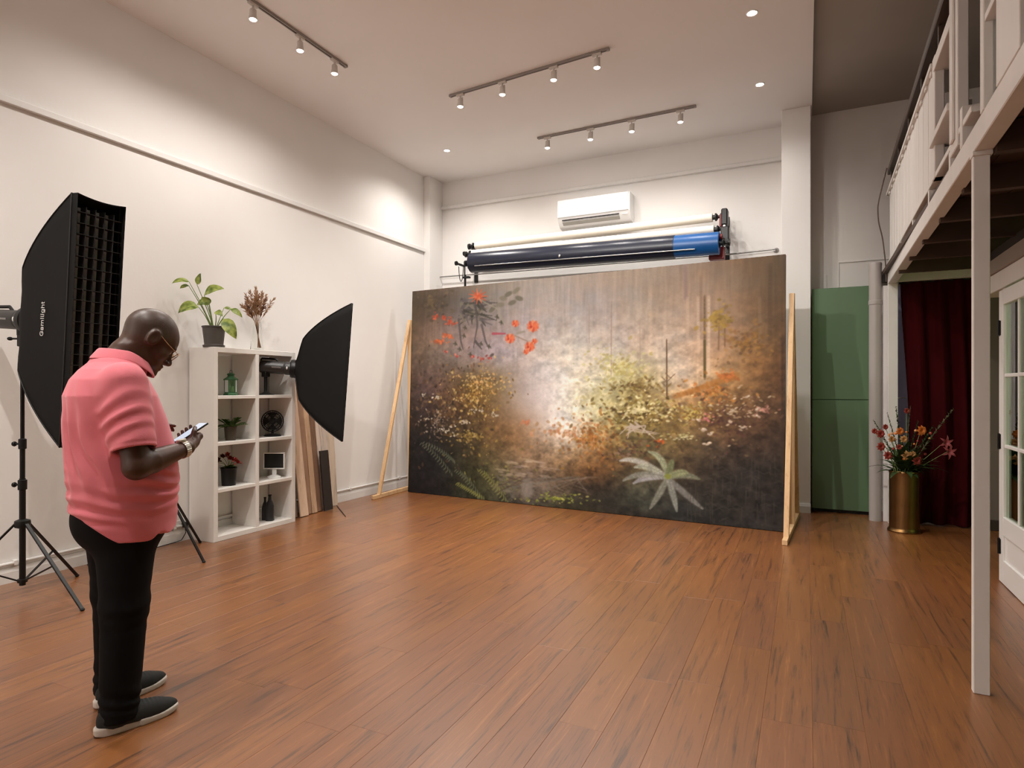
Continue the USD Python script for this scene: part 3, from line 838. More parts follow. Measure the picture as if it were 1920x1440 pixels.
# flowers, upper left
cluster(120, 812, 570, 36, 40, [(92, 76, 56), (76, 62, 48), (110, 90, 66)], (3, 7), .6, alpha=.5)
for k in range(60):
    a = prng.uniform(-2.6, 0.6)
    L = prng.uniform(12, 34)
    x, y = prng.uniform(865, 905), prng.uniform(560, 600)
    stroke([(x, y), (x + L * math.cos(a) * .5, y - L * math.sin(a) * .35), (x + L * math.cos(a), y - L * math.sin(a) * .6)], 3.4, 1, [(74, 66, 62), (96, 86, 84), (120, 108, 92), (60, 56, 46)][k % 4], .7, 8)
for pts in [[(893, 570), (897, 610), (890, 650)], [(862, 600), (866, 640), (870, 655)], [(905, 610), (912, 640), (918, 652)], [(893, 640), (905, 655)]]:
    stroke(pts, 3.2, 1.4, (84, 74, 72), .75, 16)
for x, y in [(852, 640), (860, 650), (868, 625), (880, 660), (900, 640), (915, 645), (938, 600), (930, 590), (870, 610)]:
    for a in (-50, -10, 40):
        dab(x + 5 * math.cos(math.radians(a)), y + 5, 6, 1.8, a + 60, (78, 72, 58), .7)
for x, y in [(945, 560), (955, 552), (962, 568), (940, 572), (975, 560), (970, 545), (925, 580)]:
    dab(x, y, 10, 5, prng.uniform(-40, 20), [(98, 90, 72), (120, 110, 90)][int(prng.integers(2))], .75)
stroke([(900, 562), (935, 580), (945, 605)], 2, 1.4, (150, 140, 118), .7)
for k in range(11):
    a = k * 2 * math.pi / 11
    stroke([(898, 556), (898 + 17 * math.cos(a), 556 + 14 * math.sin(a))], 3, 1, [(206, 96, 62), (190, 84, 52), (216, 112, 76)][k % 3], .85, 8)
for x, y in [(818, 594), (836, 596), (848, 602), (843, 608)]:
    cluster(12, x, y, 9, 6, [(176, 74, 52), (196, 88, 58), (150, 62, 46)], (2, 5), .5)
for x, y in [(836, 628), (828, 640), (820, 642), (845, 632)]:
    cluster(12, x, y, 10, 6, [(204, 106, 66), (190, 92, 54)], (2, 5), .5)
for x, y in [(838, 660), (858, 668), (888, 670), (905, 674), (920, 672)]:
    cluster(9, x, y, 7, 5, [(176, 84, 72), (196, 112, 92), (150, 60, 56)], (1.5, 4), .6)
for x, y, r in [(968, 607, 8), (1001, 612, 13), (958, 635, 11), (995, 650, 11), (988, 660, 6), (1004, 640, 6)]:
    for k in range(10):
        a = k * 2 * math.pi / 10 + .3
        dab(x + r * .5 * math.cos(a), y + r * .45 * math.sin(a), r * .5, r * .3, math.degrees(a), [(216, 92, 56), (226, 112, 70), (196, 70, 44), (232, 136, 92)][k % 4], .85)
    dab(x - r * .3, y + r * .1, r * .25, r * .2, 0, (168, 54, 40), .8)
stroke([(926, 626), (948, 626)], 3, 2, (170, 70, 84), .85, 8)
stroke([(968, 630), (990, 640)], 1.5, 1.5, (150, 120, 100), .7, 8)
stroke([(972, 625), (985, 622)], 2.5, 2, (150, 136, 116), .7, 8)
pic = np.stack([gaussian_filter(pic[..., k], 0.65) for k in range(3)], -1)
pic = np.clip(pic, 10, 240)
paint = np.where(pic / 255 <= 0.04045, pic / 255 / 12.92, ((pic / 255 + 0.055) / 1.055) ** 2.4)
LIT = np.array([0.98, 0.92, 0.88])                    # lamp tint divided out of the canvas colours
spread = np.exp(-((uu - 0.55) / 0.36) ** 2)[None] * np.exp(-((vv - 0.06) / 0.30) ** 2)[:, None] * 0.80 + np.exp(-((uu - 0.40) / 0.32) ** 2)[None] * np.exp(-((vv - 0.52) / 0.26) ** 2)[:, None] * 0.26  # pigment painted darker at top middle and centre, offsetting the lamps' bright pool
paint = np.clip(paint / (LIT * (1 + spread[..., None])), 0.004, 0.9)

pb = thing("painted_backdrop", "huge painted canvas of a misty garden thicket standing on the floor on wooden props", "backdrop")
S_, T_ = np.meshgrid(uu * PWID, (1 - vv) * PHEI, indexing="ij")
relief = (np.transpose(octs(5, 9, 12) + octs(2, 3, 13)) * 0.0012)
cv = (PO + S_[..., None] * PE + T_[..., None] * PU + (0.022 + relief)[..., None] * PN).reshape(-1, 3)
fq = grid_faces(NU, NV)
path = numbered(pb, "canvas")
cm = UsdGeom.Mesh.Define(stage, path)
cm.CreatePointsAttr(Vt.Vec3fArray.FromNumpy(cv.astype(np.float32)))
cm.CreateFaceVertexCountsAttr(Vt.IntArray.FromNumpy(np.full(len(fq), 4, np.int32)))
fq = fq[:, ::-1] if np.cross(cv[fq[0, 1]] - cv[fq[0, 0]], cv[fq[0, 2]] - cv[fq[0, 0]]) @ PN < 0 else fq
cm.CreateFaceVertexIndicesAttr(Vt.IntArray.FromNumpy(fq.astype(np.int32).ravel()))
cm.CreateSubdivisionSchemeAttr("none")
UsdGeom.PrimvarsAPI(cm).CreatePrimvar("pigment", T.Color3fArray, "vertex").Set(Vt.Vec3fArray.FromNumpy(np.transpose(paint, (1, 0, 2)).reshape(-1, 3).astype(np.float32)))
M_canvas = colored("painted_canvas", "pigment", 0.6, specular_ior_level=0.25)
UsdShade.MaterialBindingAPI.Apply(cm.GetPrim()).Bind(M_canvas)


def cbox(s0, s1, t0, t1, n0, n1, b=0.002):
    v, f = box((s0, t0, n0), (s1, t1, n1), b)
    return PO + v[:, :1] * PE + v[:, 1:2] * PU + v[:, 2:] * PN, f


M_edge = look("canvas_edge", (0.035, 0.028, 0.025), 0.7)
part(pb, "stretcher_board", cbox(0, PWID, 0, PHEI, -0.02, 0.019), M_edge)
for k in range(6):
    s = 0.02 + k * (PWID - 0.09) / 5
    part(pb, "batten", cbox(s, s + 0.05, 0.0, PHEI, -0.065, -0.02), M_pine)


def prop(name, x, yf, yb, ztop, ytop, xs=0.0):
    ft = np.array([x, yf, 0.0]), np.array([x + xs, yb, 0.0])
    dirn = (ft[1] - ft[0]) / np.linalg.norm(ft[1] - ft[0])
    part(name, "prop_foot", bar(ft[0] + U * 0.024, ft[1] + U * 0.024, 0.045, 0.046, 0.003, U), M_pine)
    at = lambda y: ft[0] + dirn * (y - yf) / dirn[1]
    top = at(ytop) + U * ztop
    part(name, "front_brace", bar(at(yf + 0.13) + U * 0.03, top, 0.045, 0.03, 0.003, dirn), M_pine)
    part(name, "rear_brace", bar(at(yb - 0.10) + U * 0.03, top - U * 0.06, 0.045, 0.03, 0.003, dirn), M_pine)
    part(name, "upright", bar(at(ytop) + U * 0.04, top, 0.05, 0.03, 0.003, dirn), M_pine)


prop(pb, -0.168, 5.79, 7.22, 2.26, 6.52, 0.085)
prop(pb, -4.745, 6.03, 7.30, 2.26, 6.86, -0.06)

# ---------------------------------------------------------------- rolls of backdrop paper over the painting, air conditioner, wall rod
M_cap = look("cap_black", (0.010, 0.010, 0.010), 0.4)
M_cream = look("cream_paper", (0.86, 0.80, 0.70), 0.55, vary=0.02)
M_navy = look("navy_paper", (0.014, 0.017, 0.034), 0.32, vary=0.1, scale=3)
M_blue = look("bright_blue_paper", (0.010, 0.10, 0.33), 0.35)
M_red = look("red_bracket_paint", (0.22, 0.012, 0.012), 0.4)


def paper_roll(label, pl, pr, r, mat, caps=True):
    pl, pr = np.array(pl, float), np.array(pr, float)
    t = thing("paper_roll", label, "paper roll", pl)
    d = pr - pl
    L = np.linalg.norm(d)
    a = d / L
    part(t, "paper", lathe([(r * 0.45, 0), (r - 0.003, 0.0), (r, 0.003), (r, L - 0.003), (r - 0.003, L), (r * 0.45, L)], 40, (0, 0, 0), a), mat, 40)
    part(t, "core", lathe([(0.001, -0.03), (0.028, -0.03), (0.028, L + 0.03), (0.001, L + 0.03)], 20, (0, 0, 0), a), M_cap, 40)
    for s, o in ((-1, 0.0), (1, L)):
        c = a * (o + s * 0.03)
        part(t, "end_plug", lathe([(0.001, 0.0), (0.045, 0.0), (0.048, 0.012), (0.030, 0.03), (0.018, 0.035), (0.018, 0.055), (0.040, 0.06), (0.040, 0.085), (0.001, 0.09)], 20, c, a * s), M_cap, 40)
    return t, a, L


RY = 7.56
pt = lambda x, y, Y: onY(x, y, Y)
paper_roll("upper cream paper roll, highest of three under the air conditioner", pt(892, 461, 7.66), pt(1336, 408, 7.66), 0.052, M_cream)
paper_roll("lower cream paper roll between the upper cream roll and the blue roll", pt(886, 476, 7.52), pt(1339, 431, 7.52), 0.054, M_cream)
bl_t, ba, bL = paper_roll("thick navy and bright blue paper roll just above the painted canvas", pt(886, 493, 7.30), pt(1349, 456, 7.30), 0.128, M_blue)
part(bl_t, "outer_sheet", lathe([(0.126, -0.012), (0.133, -0.012), (0.1335, bL * 0.845), (0.126, bL * 0.845)], 44, (0, 0, 0), ba), M_navy, 40, label="dark navy sheet wound round the bright blue roll")
part(bl_t, "hem_bar", rod(np.array([0.1, -0.125, -0.072]), ba * (bL - 0.25) + np.array([0.0, -0.125, -0.072]), 0.008), M_grey_metal, label="thin metal bar in the sheet's hem")
part(bl_t, "clip", ball(ba * (bL * 0.41) + np.array([0, -0.135, -0.03]), (0.016, 0.01, 0.022), 8), M_steel, True)


def roll_bracket(name, label, x, red):
    t = thing(name, label, "bracket", (x, YB, 2.9))
    part(t, "wall_plate", box((-0.03, -0.012, -0.02), (0.03, 0, 0.52), 0.003), M_black_metal)
    for z, y in ((0.45, -0.21), (0.335, -0.35), (0.16, -0.57)):
        part(t, "arm", bar((0, -0.01, z), (0, y, z), 0.012, 0.03, 0.002, (0, 0, 1)), M_black_metal)
        part(t, "hook", lathe([(0.016, -0.012), (0.03, -0.012), (0.03, 0.012), (0.016, 0.012), (0.016, -0.012)], 16, (0, y, z), (1, 0, 0)), M_red if red else M_black_metal, 40)
    return t


xl, xr = pt(872, 470, 7.54)[0], pt(1357, 430, 7.54)[0]
lb = roll_bracket("roll_bracket", "black bracket holding the left ends of the paper rolls", xl, False)
part(lb, "hanging_strap", box((-0.005 + 0.05, -0.44, -0.20), (0.025 + 0.05, -0.425, 0.16), 0.003), M_black_metal)
part(lb, "tag", box((0.07, -0.445, 0.02), (0.105, -0.44, 0.13), 0.002), M_white)
part(lb, "foot", box((0.03, -0.46, -0.03), (0.13, -0.40, -0.005), 0.003), M_black_metal)
ch = np.linspace(0, np.pi, 15)
part(lb, "bead_chain", tube(np.stack([-0.03 + 0.035 * (1 - np.cos(ch)), np.full(15, -0.45), 0.14 - 0.21 * np.sin(ch)], 1), 0.005, 6), M_black_metal)
rb = roll_bracket("roll_bracket", "black and red bracket holding the right ends of the paper rolls", xr, True)
part(rb, "motor_cover", box((-0.02, -0.42, 0.33), (0.05, -0.26, 0.52), 0.012), M_cap)
part(rb, "red_plate", box((-0.045, -0.36, 0.33), (-0.02, -0.26, 0.47), 0.004), M_red)
part(rb, "gear_box", box((-0.02, -0.47, 0.10), (0.07, -0.34, 0.30), 0.01), M_cap)
part(rb, "red_box", box((-0.15, -0.47, -0.07), (0.02, -0.36, 0.07), 0.006), M_red)
part(rb, "post", box((0.0, -0.42, 0.0), (0.03, -0.40, 0.33), 0.003), M_grey_metal)

wr = thing("wall_rod", "thin grey metal rod fixed across the back wall behind the rolls", "rod", (0, 7.80, 0))
for k, (a, b) in enumerate((((818, 520), (884, 515)), ((1366, 477), (1455, 467)))):
    p0, p1 = onY(*a, 7.80), onY(*b, 7.80)
    p0[1] = p1[1] = 0
    part(wr, "rod", rod(p0, p1, 0.0095), M_grey_metal)
    e = p0 if k == 0 else p1
    part(wr, "flange", MB().mesh(lathe([(0.0, 0.0), (0.03, 0.0), (0.03, 0.008), (0.012, 0.012), (0.012, 0.07), (0, 0.07)], 16, e + np.array([0, 0.07, 0]), (0, -1, 0))).mesh(ball(e, 0.016, 8)).get(), M_grey_metal, 40)
part(wr, "rod", rod(np.array([onY(884, 515, 7.80)[0], 0, onY(884, 515, 7.80)[2]]), np.array([onY(1366, 477, 7.80)[0], 0, onY(1366, 477, 7.80)[2]]), 0.0095), M_grey_metal)

ac = thing("air_conditioner", "white wall-mounted air conditioner over the paper rolls", "air conditioner", (-2.49, YB, 3.47))
W2 = 0.485
prof = np.array([(0, 0.365), (-0.20, 0.365), (-0.225, 0.352), (-0.232, 0.33), (-0.234, 0.135), (-0.228, 0.118), (-0.16, 0.03), (-0.13, 0.012), (0, 0.0)])
k = len(prof)
vL = np.array([(-W2, y, z) for y, z in prof]); vR = np.array([(W2, y, z) for y, z in prof])
tri = trimesh.creation.triangulate_polygon(__import__("shapely").geometry.Polygon(prof), engine="earcut")
fs = [(i, (i + 1) % k, k + (i + 1) % k, k + i) for i in range(k)]
capL = [tuple(int(np.argmin(((prof - tri[0][j]) ** 2).sum(1))) for j in t) for t in tri[1]]
body = (np.vstack([vL, vR]), np.vstack([np.array([(a, b, c) for a, b, c, d in fs] + [(a, c, d) for a, b, c, d in fs]), np.array(capL)[:, ::-1], np.array(capL) + k]))
M_ac = look("ac_white", (0.86, 0.86, 0.86), 0.35)
part(ac, "casing", body, M_ac, 25)
part(ac, "front_panel", box((-W2 + 0.004, -0.243, 0.128), (W2 - 0.015, -0.2345, 0.355), 0.004), M_ac)
part(ac, "outlet", bar((-W2 + 0.06, -0.214, 0.098), (W2 - 0.14, -0.214, 0.098), 0.006, 0.022, 0.001, (0, -0.6, -0.8)), M_black)
part(ac, "louvre", bar((-W2 + 0.06, -0.185, 0.056), (W2 - 0.14, -0.185, 0.056), 0.006, 0.060, 0.001, (0, -0.79, 0.62)), look("louvre_grey", (0.40, 0.385, 0.36), 0.5))
part(ac, "display", bar((W2 - 0.10, -0.212, 0.092), (W2 - 0.03, -0.212, 0.092), 0.002, 0.022, 0.0005, (0, -0.6, -0.8)), M_white)
# ---------------------------------------------------------------- white shelving unit
SX0, SX1, SY0, SY1, SH = -4.985, -4.670, 3.745, 4.700, 1.713
sh = thing("shelving_unit", "tall white shelving unit of eight open cells against the left wall", "shelf", (SX0, SY0, 0))
SD, SW = SX1 - SX0, SY1 - SY0
TO, TI = 0.045, 0.030
M_shelf = look("shelf_white", (0.80, 0.77, 0.725), 0.45, vary=0.02, scale=4)
part(sh, "side_panel", box((0, 0, 0), (SD, TO, SH), 0.002), M_shelf)
part(sh, "side_panel", box((0, SW - TO, 0), (SD, SW, SH), 0.002), M_shelf)
part(sh, "top_board", box((0, TO, SH - TO), (SD, SW - TO, SH), 0.002), M_shelf)
part(sh, "bottom_board", box((0, TO, 0), (SD, SW - TO, TO), 0.002), M_shelf)
YMID = SW / 2
part(sh, "divider", box((0, YMID - 0.02, TO), (SD - 0.001, YMID + 0.02, SH - TO), 0.002), M_shelf)
CH = (SH - 2 * TO - 3 * TI) / 4
for k in range(1, 4):
    z = TO + k * CH + (k - 1) * TI
    part(sh, "shelf_board", box((0.001, TO, z), (SD - 0.002, YMID - 0.02, z + TI), 0.002), M_shelf)
    part(sh, "shelf_board", box((0.001, YMID + 0.02, z), (SD - 0.002, SW - TO, z + TI), 0.002), M_shelf)
FLOORZ = [TO] + [TO + k * (CH + TI) for k in range(1, 4)]        # floor of each row of cells, bottom to top
at = lambda x, y, X: onX(x, y, X)
# pot plant on top
M_leaf = leafy("variegated_leaf", lin(86, 112, 28), lin(176, 186, 96), scale=22, trans=0.3)
M_stem = look("green_stem", (0.20, 0.28, 0.09), 0.5)
M_soil = look("soil", (0.03, 0.02, 0.014), 0.9, vary=0.4, scale=60)
M_pot_grey = look("grey_pot", (0.085, 0.078, 0.070), 0.55, vary=0.1, scale=10)
p0 = at(401, 639, -4.765)
PX, PY_ = p0[0], p0[1]
Zp = (np.array([PX, PY_, 0]) - C0) @ F
mpx = Zp / FPX                                        # metres to one picture point there
pl = thing("potted_plant", "green and cream leafed plant in a grey pot on top of the shelving unit", "plant", (PX, PY_, SH))
part(pl, "pot", lathe([(0.001, 0.0), (0.082, 0.0), (0.084, 0.022), (0.078, 0.026), (0.094, 0.175), (0.100, 0.178), (0.100, 0.188), (0.090, 0.188), (0.088, 0.168), (0.001, 0.165)], 40), M_pot_grey, 40)
part(pl, "saucer", lathe([(0.001, -0.0), (0.088, 0.0), (0.092, 0.02), (0.086, 0.02), (0.084, 0.006), (0.001, 0.006)], 40), M_pot_grey, 40)
part(pl, "soil", lathe([(0.0, 0.172), (0.05, 0.174), (0.089, 0.166)], 24), M_soil, 40)


def rel(x, y, fwd=0.0):
    """Picture point -> offset from the pot's base, in the plane facing the viewer through the pot."""
    return R * (x - 401) * mpx + U * ((639 - y) * mpx) + F * fwd


def stem(pts, r=0.0035):
    pts = np.array(pts)
    t = np.linspace(0, len(pts) - 1, 14)
    q = np.stack([np.interp(t, range(len(pts)), pts[:, k]) for k in range(3)], 1)
    for _ in range(2):
        q[1:-1] = (q[:-2] + 2 * q[1:-1] + q[2:]) / 4
    return tube(q, np.linspace(r * 1.3, r * 0.7, len(q)), 8)


for (a, b, w, dr_, fw, bx, by) in [((378, 524), (387, 504), 0.080, -0.05, -0.08, 402, 600), ((370, 521), (343, 526), 0.065, 0.18, -0.14, 400, 600), ((367, 527), (355, 534), 0.055, 0.1, -0.12, 400, 600),
                                   ((386, 541), (424, 530), 0.125, 0.12, -0.03, 402, 600), ((384, 566), (350, 579), 0.14, 0.20, -0.11, 398, 600), ((394, 556), (372, 560), 0.10, 0.16, -0.02, 398, 600), ((398, 560), (385, 546), 0.085, -0.1, -0.05, 401, 600),
                                   ((427, 565), (447, 581), 0.055, 0.16, 0.06, 404, 600), ((409, 573), (424, 582), 0.06, 0.16, -0.05, 403, 600), ((423, 586), (448, 624), 0.11, 0.14, -0.04, 405, 600), ((413, 563), (428, 566), 0.035, 0.1, 0.07, 404, 600)]:
    A, B, S = rel(*a, fw), rel(*b, fw * 1.3), rel(bx, by + 6, 0.0)
    part(pl, "leaf", leaf(A, B, w, dr_, up=-F * 0.6 + U * 0.55, nseg=10, fold=0.22, wave=0.002), M_leaf, True)
    part(pl, "leaf_stalk", stem([S, S * 0.55 + A * 0.45 + U * 0.03 + R * (0.01 if a[0] > 401 else -0.005), A]), M_stem, True)

# dried grasses in a clear glass vase
q0 = at(482, 641, -4.80)
Zq = (q0 - C0) @ F
qpx = Zq / FPX
va = thing("glass_vase", "clear tall glass vase on the right half of the shelving unit's top", "vase", (q0[0], q0[1], SH))
M_glass = usdkit.material(stage, "/World/Looks/clear_glass", {"p": ("principled_bsdf", {"base_color": (0.97, 0.98, 0.97), "roughness": 0.02, "transmission_weight": 1.0, "ior": 1.35})}, [], "p.BSDF")
part(va, "vessel", lathe([(0.0, 0.0), (0.058, 0.0), (0.062, 0.006), (0.055, 0.10), (0.038, 0.24), (0.034, 0.28), (0.031, 0.28), (0.034, 0.24), (0.051, 0.10), (0.057, 0.012), (0.0, 0.010)], 36), M_glass, 60)
dg = thing("dried_grass_bunch", "bunch of brown dried grass plumes standing in the clear glass vase", "dried flowers", (q0[0], q0[1], SH))
M_dry = look("dried_grass", lin(158, 118, 84), 0.8, vary=0.3, scale=30)
M_dry2 = look("dried_grass_dark", lin(118, 78, 56), 0.8, vary=0.3, scale=30)
grng = np.random.default_rng(5)
for k in range(18):
    a = grng.uniform(-1, 1) if k > 4 else [-0.95, 0.95, -0.1, 0.55, -0.6][k]
    top = 0.52 + 0.06 * grng.uniform() - 0.12 * a * a if k > 4 else [0.52, 0.515, 0.595, 0.50, 0.5][k]
    tip = R * a * 0.135 + F * grng.uniform(-0.09, 0.09) + U * top
    base = R * (0.02 - 0.03 * a * 0.5) + F * grng.uniform(-0.015, 0.015) + U * 0.03
    neck = R * a * 0.018 + F * grng.uniform(-0.012, 0.012) + U * 0.27
    t = np.linspace(0, 1, 16)
    pts = np.where(t[:, None] < 0.45, base + (neck - base) * (t / 0.45)[:, None], neck + (tip - neck) * (np.clip(t - 0.45, 0, 1) / 0.55)[:, None])
    mb = MB().tube(pts, np.linspace(0.0022, 0.001, 16), 5)
    d = (tip - neck) / np.linalg.norm(tip - neck)
    _, s1, s2 = frame_of(d)
    L = np.linalg.norm(tip - neck)
    for j in range(70):
        tt = grng.uniform(0.22, 1.02)
        c = neck + d * L * tt
        ang = grng.uniform(0, 2 * np.pi)
        out = (s1 * math.cos(ang) + s2 * math.sin(ang)) * 0.030 * math.sin(math.pi * min(1, (1.08 - tt) * 1.15)) ** 0.7 + d * 0.03
        mid = c + out * 0.6
        mb.add(*tube([c, mid, c + out], [0.0014, 0.0026, 0.0006], 4))
    part(dg, "plume", mb.get(), M_dry if k % 3 else M_dry2, True)


def on_shelf(x, y, X, row):
    p = at(x, y, X)
    return (p[0], p[1], FLOORZ[row])


# green lantern
M_lg = look("green_enamel", (0.030, 0.105, 0.042), 0.4)
M_lglass = pane("lantern_glass", (0.80, 0.95, 0.82), 0.05)
ln = thing("lantern", "small green metal lantern with glass sides in the top left cell", "lantern", on_shelf(433, 732, -4.80, 3))
part(ln, "base", lathe([(0.0, 0.0), (0.064, 0.0), (0.064, 0.012), (0.056, 0.018), (0.056, 0.030), (0.0, 0.030)], 6), M_lg)
for k in range(6):
    a = k * math.pi / 3
    c, s = math.cos(a) * 0.054, math.sin(a) * 0.054
    part(ln, "corner_post", rod((c, s, 0.028), (c, s, 0.142), 0.004, None, 6), M_lg)
    a2 = a + math.pi / 6
    pc = np.array([math.cos(a2), math.sin(a2), 0]) * 0.0465
    tv = np.array([-math.sin(a2), math.cos(a2), 0]) * 0.024
    part(ln, "pane", bar(pc - tv + U * 0.086, pc + tv + U * 0.086, 0.002, 0.108, 0, U) if False else bar(pc - U * -0.03, pc + U * 0.142, 0.048, 0.002, 0, pc), M_lglass, False)
part(ln, "roof", lathe([(0.064, 0.140), (0.066, 0.148), (0.030, 0.172), (0.028, 0.186), (0.034, 0.190), (0.034, 0.198), (0.012, 0.208), (0.0, 0.208)], 6), M_lg)
part(ln, "ring", tube([(0.016 * math.cos(t), 0, 0.216 + 0.014 * math.sin(t)) for t in np.linspace(0, 2 * np.pi, 17)], 0.0025, 6), M_lg)
part(ln, "candle", lathe([(0.0, 0.030), (0.022, 0.030), (0.022, 0.085), (0.0, 0.085)], 16), look("candle_wax", (0.55, 0.62, 0.45), 0.5), 40)

# small fern pot
M_fern = leafy("fern_leaf", lin(52, 84, 26), lin(96, 122, 52), scale=40, trans=0.2)
fp = thing("potted_fern", "small bushy green fern in a brown pot in the left cell under the lantern", "plant", on_shelf(432, 823, -4.80, 2))
part(fp, "pot", lathe([(0.0, 0.0), (0.043, 0.0), (0.054, 0.118), (0.056, 0.122), (0.056, 0.128), (0.049, 0.128), (0.047, 0.112), (0.0, 0.110)], 28), look("brown_pot", (0.075, 0.055, 0.036), 0.6), 40)
fr = np.random.default_rng(3)
for k in range(26):
    a, e = fr.uniform(0, 2 * np.pi), fr.uniform(0.2, 1.25)
    L = fr.uniform(0.10, 0.155)
    d = np.array([math.cos(a) * math.cos(e), math.sin(a) * math.cos(e), math.sin(e)])
    b0 = np.array([0, 0, 0.115]) + 0.02 * np.array([d[0], d[1], 0])
    t = np.linspace(0, 1, 9)
    mid = b0 + np.outer(t, d) * L + np.outer(t * t, [0, 0, -0.035])
    mb = MB().tube(mid, 0.0012, 4)
    sd = np.cross(d, U)
    sd /= np.linalg.norm(sd)
    for j in range(1, 9):
        for s in (-1, 1):
            w = 0.036 * math.sin(math.pi * (j + 1) / 11)
            mb.add(*leaf(mid[j], mid[j] + s * sd * w + d * w * 0.6, 0.014, 0.1, nseg=4))
    part(fp, "frond", mb.get(), M_fern, True)

# red flowers in a black pot
fl_ = thing("flower_pot", "red flowers in a black pot in the left cell of the third row down", "plant", on_shelf(429, 909, -4.80, 1))
part(fl_, "pot", lathe([(0.0, 0.0), (0.060, 0.0), (0.068, 0.150), (0.071, 0.153), (0.071, 0.163), (0.062, 0.163), (0.060, 0.145), (0.0, 0.143)], 28), M_black, 40)
M_petal = look("red_petal", (0.30, 0.030, 0.020), 0.6, vary=0.3, scale=30)
M_petal_d = look("dark_red_petal", (0.10, 0.018, 0.014), 0.6)
for k in range(16):
    a = fr.uniform(0, 2 * np.pi)
    d = np.array([math.cos(a), math.sin(a), fr.uniform(-0.1, 0.6)])
    b0 = np.array([0, 0, 0.15])
    part(fl_, "leaf", leaf(b0, b0 + d * fr.uniform(0.06, 0.11), 0.04, 0.1, nseg=6), M_fern, True)
for k in range(9):
    side = (k - 4) / 4
    c = R * side * 0.105 + F * fr.uniform(-0.05, 0.04) + U * (0.225 + 0.03 * math.cos(side * 2) + fr.uniform(-0.02, 0.02))
    mt = M_petal if side > -0.3 else M_petal_d
    hd = MB()
    for j in range(12):
        a, e = fr.uniform(0, 2 * np.pi), fr.uniform(-0.2, 1.4)
        d = np.array([math.cos(a) * math.cos(e), math.sin(a) * math.cos(e), math.sin(e)])
        hd.add(*leaf(c, c + d * 0.042, 0.03, 0.15, nseg=5))
    h = part(fl_, "flower", hd.get(), mt, True)
    part(fl_, "flower_stalk", stem([np.array([0, 0, 0.15]), c * 0.5 + np.array([0, 0, 0.10]), c], 0.002), M_stem, True)

# black desk fan
fn = thing("desk_fan", "black desk fan with a round cage in the right cell of the second row down", "fan", on_shelf(511, 811, -4.82, 2), YAW * 0.4)
fa = -np.array([0.35, -0.94, 0.0]) * -1
fa = np.array([0.45, -0.89, 0.0])                     # the way the fan faces
fs_ = np.array([0.89, 0.45, 0.0])
FC = np.array([0, 0, 0.150])
part(fn, "base", MB().mesh(lathe([(0.0, 0.0), (0.082, 0.0), (0.084, 0.006), (0.070, 0.018), (0.020, 0.026), (0.0, 0.026)], 32)).mesh(rod((0, 0, 0.02), FC - fa * 0.03 - U * 0.02, 0.012, 0.010)).get(), M_black, 40)
part(fn, "motor", lathe([(0.0, -0.055), (0.030, -0.05), (0.034, -0.01), (0.030, 0.0), (0.0, 0.0)], 24, FC, fa), M_black, 40)
cage = MB()
for rr, dd in ((0.104, 0.012), (0.104, 0.0), (0.085, 0.027), (0.06, 0.034), (0.035, 0.037), (0.085, -0.012), (0.06, -0.018)):
    cage.add(*tube([FC + fa * dd + rr * (fs_ * math.cos(t) + U * math.sin(t)) for t in np.linspace(0, 2 * np.pi, 41)], 0.0022 if rr < 0.1 else 0.005, 6))
for k in range(28):
    t = k * 2 * np.pi / 28
    o = fs_ * math.cos(t) + U * math.sin(t)
    cage.add(*tube([FC + fa * 0.037 + o * 0.02, FC + fa * 0.034 + o * 0.06, FC + fa * 0.026 + o * 0.087, FC + fa * 0.010 + o * 0.104, FC - fa * 0.012 + o * 0.086, FC - fa * 0.018 + o * 0.03], 0.0016, 4))
part(fn, "cage", cage.get(), M_black, True)
part(fn, "hub_cap", lathe([(0.0, 0.030), (0.022, 0.032), (0.022, 0.040), (0.0, 0.043)], 20, FC, fa), M_black, 40)
for k in range(4):
    t0 = k * np.pi / 2
    u_, v_ = np.meshgrid(np.linspace(0.012, 0.092, 7), np.linspace(-0.5, 0.5, 7), indexing="ij")
    th = t0 + v_ * (0.4 + u_ * 9)
    P_ = FC + (u_ * np.cos(th))[..., None] * fs_ + (u_ * np.sin(th))[..., None] * U + (0.008 + 0.016 * v_)[..., None] * fa
    P_ = P_.reshape(-1, 3)
    f_ = grid_faces(7, 7)
    part(fn, "blade", (np.vstack([P_, P_ - fa * 0.0015]), np.vstack([f_, f_[:, ::-1] + len(P_)])), M_black, True)

# little white monitor
mn = thing("monitor", "small white-framed monitor with a dark screen in the right cell of the third row down", "monitor", on_shelf(514, 893, -4.80, 1), 0.42)
part(mn, "frame", MB().box((-0.108, -0.012, 0.085), (0.108, 0.010, 0.097), 0.003).box((-0.108, -0.012, 0.238), (0.108, 0.010, 0.250), 0.003).box((-0.108, -0.012, 0.097), (-0.096, 0.010, 0.238), 0.003).box((0.096, -0.012, 0.097), (0.108, 0.010, 0.238), 0.003).box((-0.10, -0.002, 0.09), (0.10, 0.008, 0.245)).get(), M_white)
part(mn, "screen", box((-0.096, -0.007, 0.097), (0.096, -0.003, 0.238)), look("dark_screen", (0.006, 0.008, 0.009), 0.2), False)
part(mn, "stand", MB().box((-0.022, -0.004, 0.02), (0.022, 0.012, 0.10), 0.004).mesh(lathe([(0.0, 0.0), (0.066, 0.0), (0.067, 0.008), (0.060, 0.015), (0.034, 0.026), (0.0, 0.030)], 32)).get(), M_white, 40)
